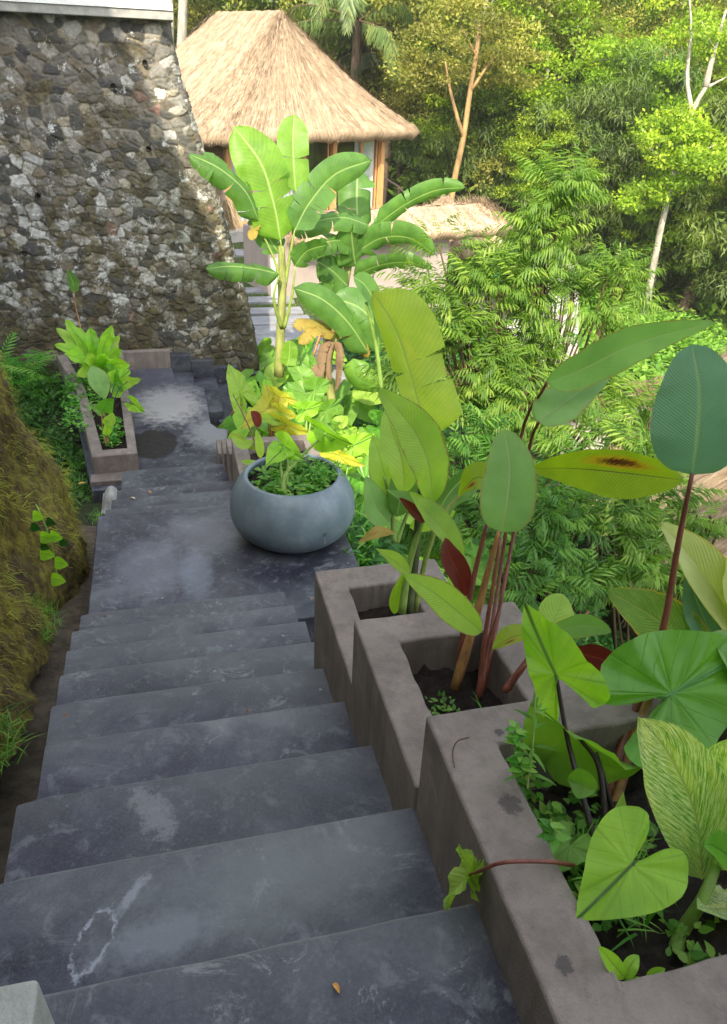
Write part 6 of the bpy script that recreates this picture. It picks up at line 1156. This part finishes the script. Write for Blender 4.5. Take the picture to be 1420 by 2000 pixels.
def trunkpx(name, label, bark, sq, r0, r1, branches, crown_=None):
    t = thing(name, label, 'tree', hY(*sq[0])); mb = MB(); P = P3(sq); pts = spline(P, 20); mb.tube([pts[0]-np.array([0, 0, 1.5])]+list(pts), [r0*1.15]+[r0+(r1-r0)*i/20 for i in range(21)], 10)
    for b_, r_ in branches: mb.tube(spline(P3(b_), 8), [r_*(1-.7*i/8) for i in range(9)], 7)
    mb.build('trunk', M[bark], t, smooth=True)
    if crown_:
        vs = []
        for (c_, rx, rz, nc, nl, mt, sd_) in crown_:
            v, f, u, tt, _ = crown(rx, rz, nc, int(nl*.8), .5, .19, sd_, .42, -.8); vs.append((v+hY(*c_), f, u, tt))
        v, f, u, tt = merge(vs); np_mesh('crown', v, f, F_[crown_[0][5]], t, uv=u, tint=tt)
    return t
trunkpx('forest_tree', 'tree with a white forked trunk standing in front of the forest at the right', 'palebark', [(1268, 565, 20.8), (1290, 450, 20.8), (1318, 330, 21.0), (1350, 225, 21.2), (1378, 170, 21.4)], .10, .06,
   [([(1378, 170, 21.4), (1395, 100, 21.6), (1418, 20, 21.8)], .10), ([(1352, 222, 21.2), (1342, 150, 21.6), (1350, 60, 22.0), (1345, -20, 22.4)], .07), ([(1378, 172, 21.4), (1420, 150, 21.4)], .05), ([(1395, 100, 21.6), (1370, 40, 21.8)], .04), ([(1318, 330, 21.0), (1270, 290, 20.8)], .04), ([(1310, 350, 21.0), (1370, 300, 20.6), (1400, 280, 20.4)], .05)],
   [((1375, 300, 20.4), 1.3, .8, 34, 80, 'bright', 40), ((1300, 260, 20.8), .9, .5, 16, 70, 'bright', 41), ((1420, 120, 21.8), .9, .8, 14, 70, 'bright', 42), ((1260, 385, 20.8), .8, .5, 12, 60, 'bright', 43), ((1340, 60, 22.3), .9, .5, 12, 60, 'bright', 44)])
trunkpx('forest_tree', 'tree with a lichen orange trunk rising behind the low outbuilding', 'orangebark', [(872, 470, 25.5), (886, 360, 25.5), (905, 270, 25.5), (918, 180, 25.7), (930, 110, 25.9), (938, 40, 26.1)], .11, .06, [([(905, 270, 25.5), (880, 180, 25.5), (870, 120, 25.5)], .07), ([(918, 180, 25.7), (960, 120, 25.5), (1000, 90, 25.5)], .06), ([(930, 110, 25.9), (900, 50, 25.9)], .05)],
   [((900, 90, 26.5), 1.9, 1.4, 40, 70, 'olive', 50), ((980, 140, 26.1), 1.2, .8, 22, 70, 'olive', 51), ((850, 150, 26.5), .9, .7, 12, 60, 'olive', 52), ((960, 330, 27.0), .9, .6, 8, 60, 'olive', 53)])
trunkpx('forest_tree', 'tree with a dark leaning trunk at the right edge of the forest', 'bark', [(1338, 590, 22), (1375, 500, 22), (1405, 425, 22), (1440, 340, 22)], .17, .11, [], [((1470, 260, 22.5), 1.5, 1.0, 30, 70, 'bright', 60)])
trunkpx('forest_tree', 'bare pale trunk rising left of the big thatched roof', 'palebark', [(352, 200, 34), (356, 60, 34), (360, -60, 34)], .20, .16, [])
trunkpx('forest_tree', 'thinner pale trunk close to the white building', 'palebark', [(330, 200, 36), (334, 60, 36), (332, -60, 36)], .13, .10, [])
# palms behind the house
def palm(label, top, Y, nf, ln, mat, trunk_len, seed, spec=None, dm=.55):
    c = hY(top[0], top[1], Y); t = thing('coconut_palm', label, 'palm', (c[0], c[1], c[2]-trunk_len)); rd = random.Random(seed)
    MB().tube(spline([c-[.5, 0, trunk_len], c-[.2, 0, trunk_len*.5], c], 10), [.2]*6+[.17]*5, 9).build('trunk', M['bark'], t, smooth=True)
    fr = spec or [(6.283*i/nf+rd.uniform(-.2, .2), rd.uniform(-.2, .8)) for i in range(nf)]
    for a, el in fr:
        d = np.array([math.cos(a)*math.cos(el), math.sin(a)*math.cos(el), math.sin(el)]); h_ = np.array([math.cos(a), math.sin(a), 0]); L = ln*rd.uniform(.85, 1.1)
        pts = spline([c, c+d*L*.4, c+d*L*.55+h_*L*.2-[0, 0, L*.06], c+d*L*.55+h_*L*.38-[0, 0, L*.38]], 40); pts = np.array(pts); mb = MB(); mb.tube(pts[::4], [.035*(1-.8*i/10) for i in range(len(pts[::4]))], 5)
        T = np.gradient(pts, axis=0); T /= np.linalg.norm(T, axis=1, keepdims=True); S = np.cross(T, [0, 0, 1.0]); S /= np.linalg.norm(S, axis=1, keepdims=True)+1e-6
        idx = np.repeat(np.arange(5, 41), 4); sg = np.tile([-1, 1, -1, 1], 36)[:, None]; D = S[idx]*sg*dm+T[idx]*.5-np.array([0, 0, .8])+rng.normal(size=(len(idx), 3))*.12
        rb = mb.build('frond', M['twig'], t); v, f, u, tt = scatter(BLADE, pts[idx]+rng.normal(size=(len(idx), 3))*.02, frames(D, np.cross(D, S[idx])+.01), np.interp(idx, [5, 15, 30, 40], [.5, .95, .8, .35])*ln/3.6, np.clip(rng.normal(size=len(idx))*.2+.5, 0, 1)); np_mesh('leaflets', v, f, F_[mat], rb, uv=u, tint=tt)
    return t
palm('coconut palm with arching fronds behind the ridge of the big thatched roof', (700, 40), 33, 13, 3.4, 'palm', 9, 3)
palm('second coconut palm whose fronds show above the thatched ridge', (640, -40), 38, 11, 3.6, 'palm', 10, 5)
palm('dark palm with hanging fronds between the thatched roof and the forest', (775, 110), 34, 13, 3.0, 'palm_dark', 7, 8, dm=.3)
# shade loving growth at the foot of the forest
def fslope(az0, az1, d0, d1, k, h, clump=20, cr=.5):
    nc = k//clump; az = np.radians(rng.uniform(az0, az1, nc)); d = rng.uniform(d0, d1, nc); c = np.stack([d*np.sin(az), d*np.cos(az)], 1); P = np.repeat(c, clump, 0)+rng.normal(size=(nc*clump, 2))*cr; hh_ = np.repeat(h*rng.uniform(.1, 1, nc), clump)*rng.random(nc*clump); return np.concatenate([P, (gz(P[:, 0], P[:, 1])+hh_)[:, None]], 1)
P = fslope(-2, 42, 27, 62, 30000, 2.2); P = P[~((P[:, 0] < 9) & (P[:, 1] < 35))]; cover('undergrowth', 'shady leafy undergrowth beneath the forest trees', 'undergrowth', P, LEAF, .25, .55, F_['deep'], up=.6)

# ------------------------------------------------------------------ damp air over the valley
hm = bpy.data.materials.new('thin_haze'); hm.use_nodes = True; hn = hm.node_tree; hn.nodes.remove(hn.nodes['Principled BSDF'])
pvn = hn.nodes.new('ShaderNodeVolumePrincipled'); pvn.inputs['Density'].default_value = .0008; pvn.inputs['Color'].default_value = (1, .97, .90, 1); pvn.inputs['Anisotropy'].default_value = .2
hn.links.new(pvn.outputs[0], hn.nodes['Material Output'].inputs['Volume'])
hz_ = MB().box((-95, -45, -14), (165, 175, 75)).build('haze', hm); hz_['kind'] = 'stuff'; hz_['label'] = 'thin pale haze in the air over the valley'

# ------------------------------------------------------------------ small loose things
rng = np.random.default_rng(5)
FM = [plain('fallen_leaf_orange', (.50, .24, .05), .6, .3), plain('fallen_leaf_tan', (.46, .36, .22), .7, .3), plain('fallen_leaf_brown', (.20, .09, .04), .7, .3)]
for px_, py_, z_, sz, m_, lb in ((657, 1933, -1.458, .018, 0, 'orange leaf lying on the nearest step'), (205, 1204, -2.90, .022, 2, 'brown leaf at the left end of the step below the landing'), (130, 1401, -2.0, .020, 2, 'brown leaf near the left end of the fourth step'), (482, 1390, -2.0, .018, 2, 'curled brown leaf in the middle of the fourth step'),
        (420, 1314, -2.18, .013, 1, 'tiny pale leaf in the middle of the fifth step'), (292, 962, -3.44, .035, 0, 'orange leaf on the lower flight of steps'), (259, 974, -3.44, .045, 1, 'pale tan leaf on the lower flight of steps'), (160, 945, -3.75, .06, 0, 'orange leaf in the soil at the foot of the mossy bank'), (318, 1170, -3.075, .016, 1, 'pale chip of leaf on the landing edge'), (608, 1172, -2.9, .014, 0, 'tiny orange leaf against the lowest stepped planter')):
    q = hz(px_, py_, z_); mb = MB(); a = rng.uniform(0, 6.28); sz *= .62; d = np.array([math.cos(a), math.sin(a), 0])*sz; leaf(mb, [q-d+[0, 0, .004], q+[0, 0, .010], q+d+[0, 0, .005]], sz*.45, (0, 0, 1), 'ellip', .35, n=10, m=3); o = mb.build('fallen_leaf', FM[m_], None, smooth=True, origin=q); tag(o, lb, 'fallen leaf', 'fallen leaves')
q = hz(215, 950, -3.75); mb = MB(); vs = []; n_ = 18
for i in range(n_+1):
    for j in range(n_+1):
        u_, v_ = i/n_*2-1, j/n_*2-1; h_ = max(0, 1-u_*u_-v_*v_)*.16+.02*random.random(); vs.append((q[0]+u_*.10, q[1]+v_*.22, q[2]-.20+h_*1.1))
mb.add(vs, [(i*(n_+1)+j, (i+1)*(n_+1)+j, (i+1)*(n_+1)+j+1, i*(n_+1)+j+1) for i in range(n_) for j in range(n_)]); tag(mb.build('mortar_lump', M['lime'], None, smooth=True, origin=q), 'rough whitish lump of spilt mortar left of the lower steps', 'mortar')
tw = thing('twig', 'thin curled brown tendril on the rim of the nearest planter', 'twig', hz(885, 1480, -1.30)); MB().tube(spline([hz(888, 1500, -1.299), hz(884, 1470, -1.29), hz(893, 1448, -1.275), hz(916, 1440, -1.27)], 10), .0016, 6).build('tendril', M['twig'], tw)
# chips and pebbles in the drain
kk = 160; P = np.stack([rng.uniform(-.92, -.66, kk), rng.uniform(1.5, 5.8, kk), np.zeros(kk)], 1); P[:, 2] = gz(P[:, 0], P[:, 1])+.03; cover('gravel', 'pale chips of mortar and stone in the drain', 'gravel', P, ROUND, .015, .035, plain('pale_chips', (.34, .32, .27), .9, .3), up=.1)
# muddy drain between the bank and the stairs
dy_ = np.linspace(-.5, 6.6, 90); mud = plain('drain_mud', (.13, .10, .065), .75, .6, 9, .8, .03); vs = []
for y in dy_:
    for i in range(9): x = -1.02+(.46)*i/8; vs.append((x, y, float(gz(x, y))+.055+.03*abs(i-4)/4+.012*random.random()))
o = MB().add(vs, [(i*9+j, i*9+j+1, (i+1)*9+j+1, (i+1)*9+j) for i in range(89) for j in range(8)]).build('drain', mud, None, smooth=True); o['kind'] = 'structure'
# loose tufts and little ferns standing out of the mossy bank
rng = np.random.default_rng(77)
q = np.array([BK[rng.integers(30, 192), rng.integers(10, 70)] for _ in range(110)]); P = np.repeat(q, 40, 0)+rng.normal(size=(4400, 3))*[.02, .05, .05]; T = np.stack([rng.normal(size=4400)*.3+.7, rng.normal(size=4400)*.5, rng.normal(size=4400)*.4-.3], 1)
v_, f_, u_2, t_ = scatter(BLADE, P, frames(T, np.array([.2, .1, 1.0])), rng.uniform(.04, .11, 4400), np.clip(rng.normal(size=4400)*.2+.75, 0, 1)); tag(np_mesh('moss', v_, f_, M['mossblade'], uv=u_2, tint=t_), 'brighter yellow green moss tufts standing out of the bank', 'moss', kind='stuff')
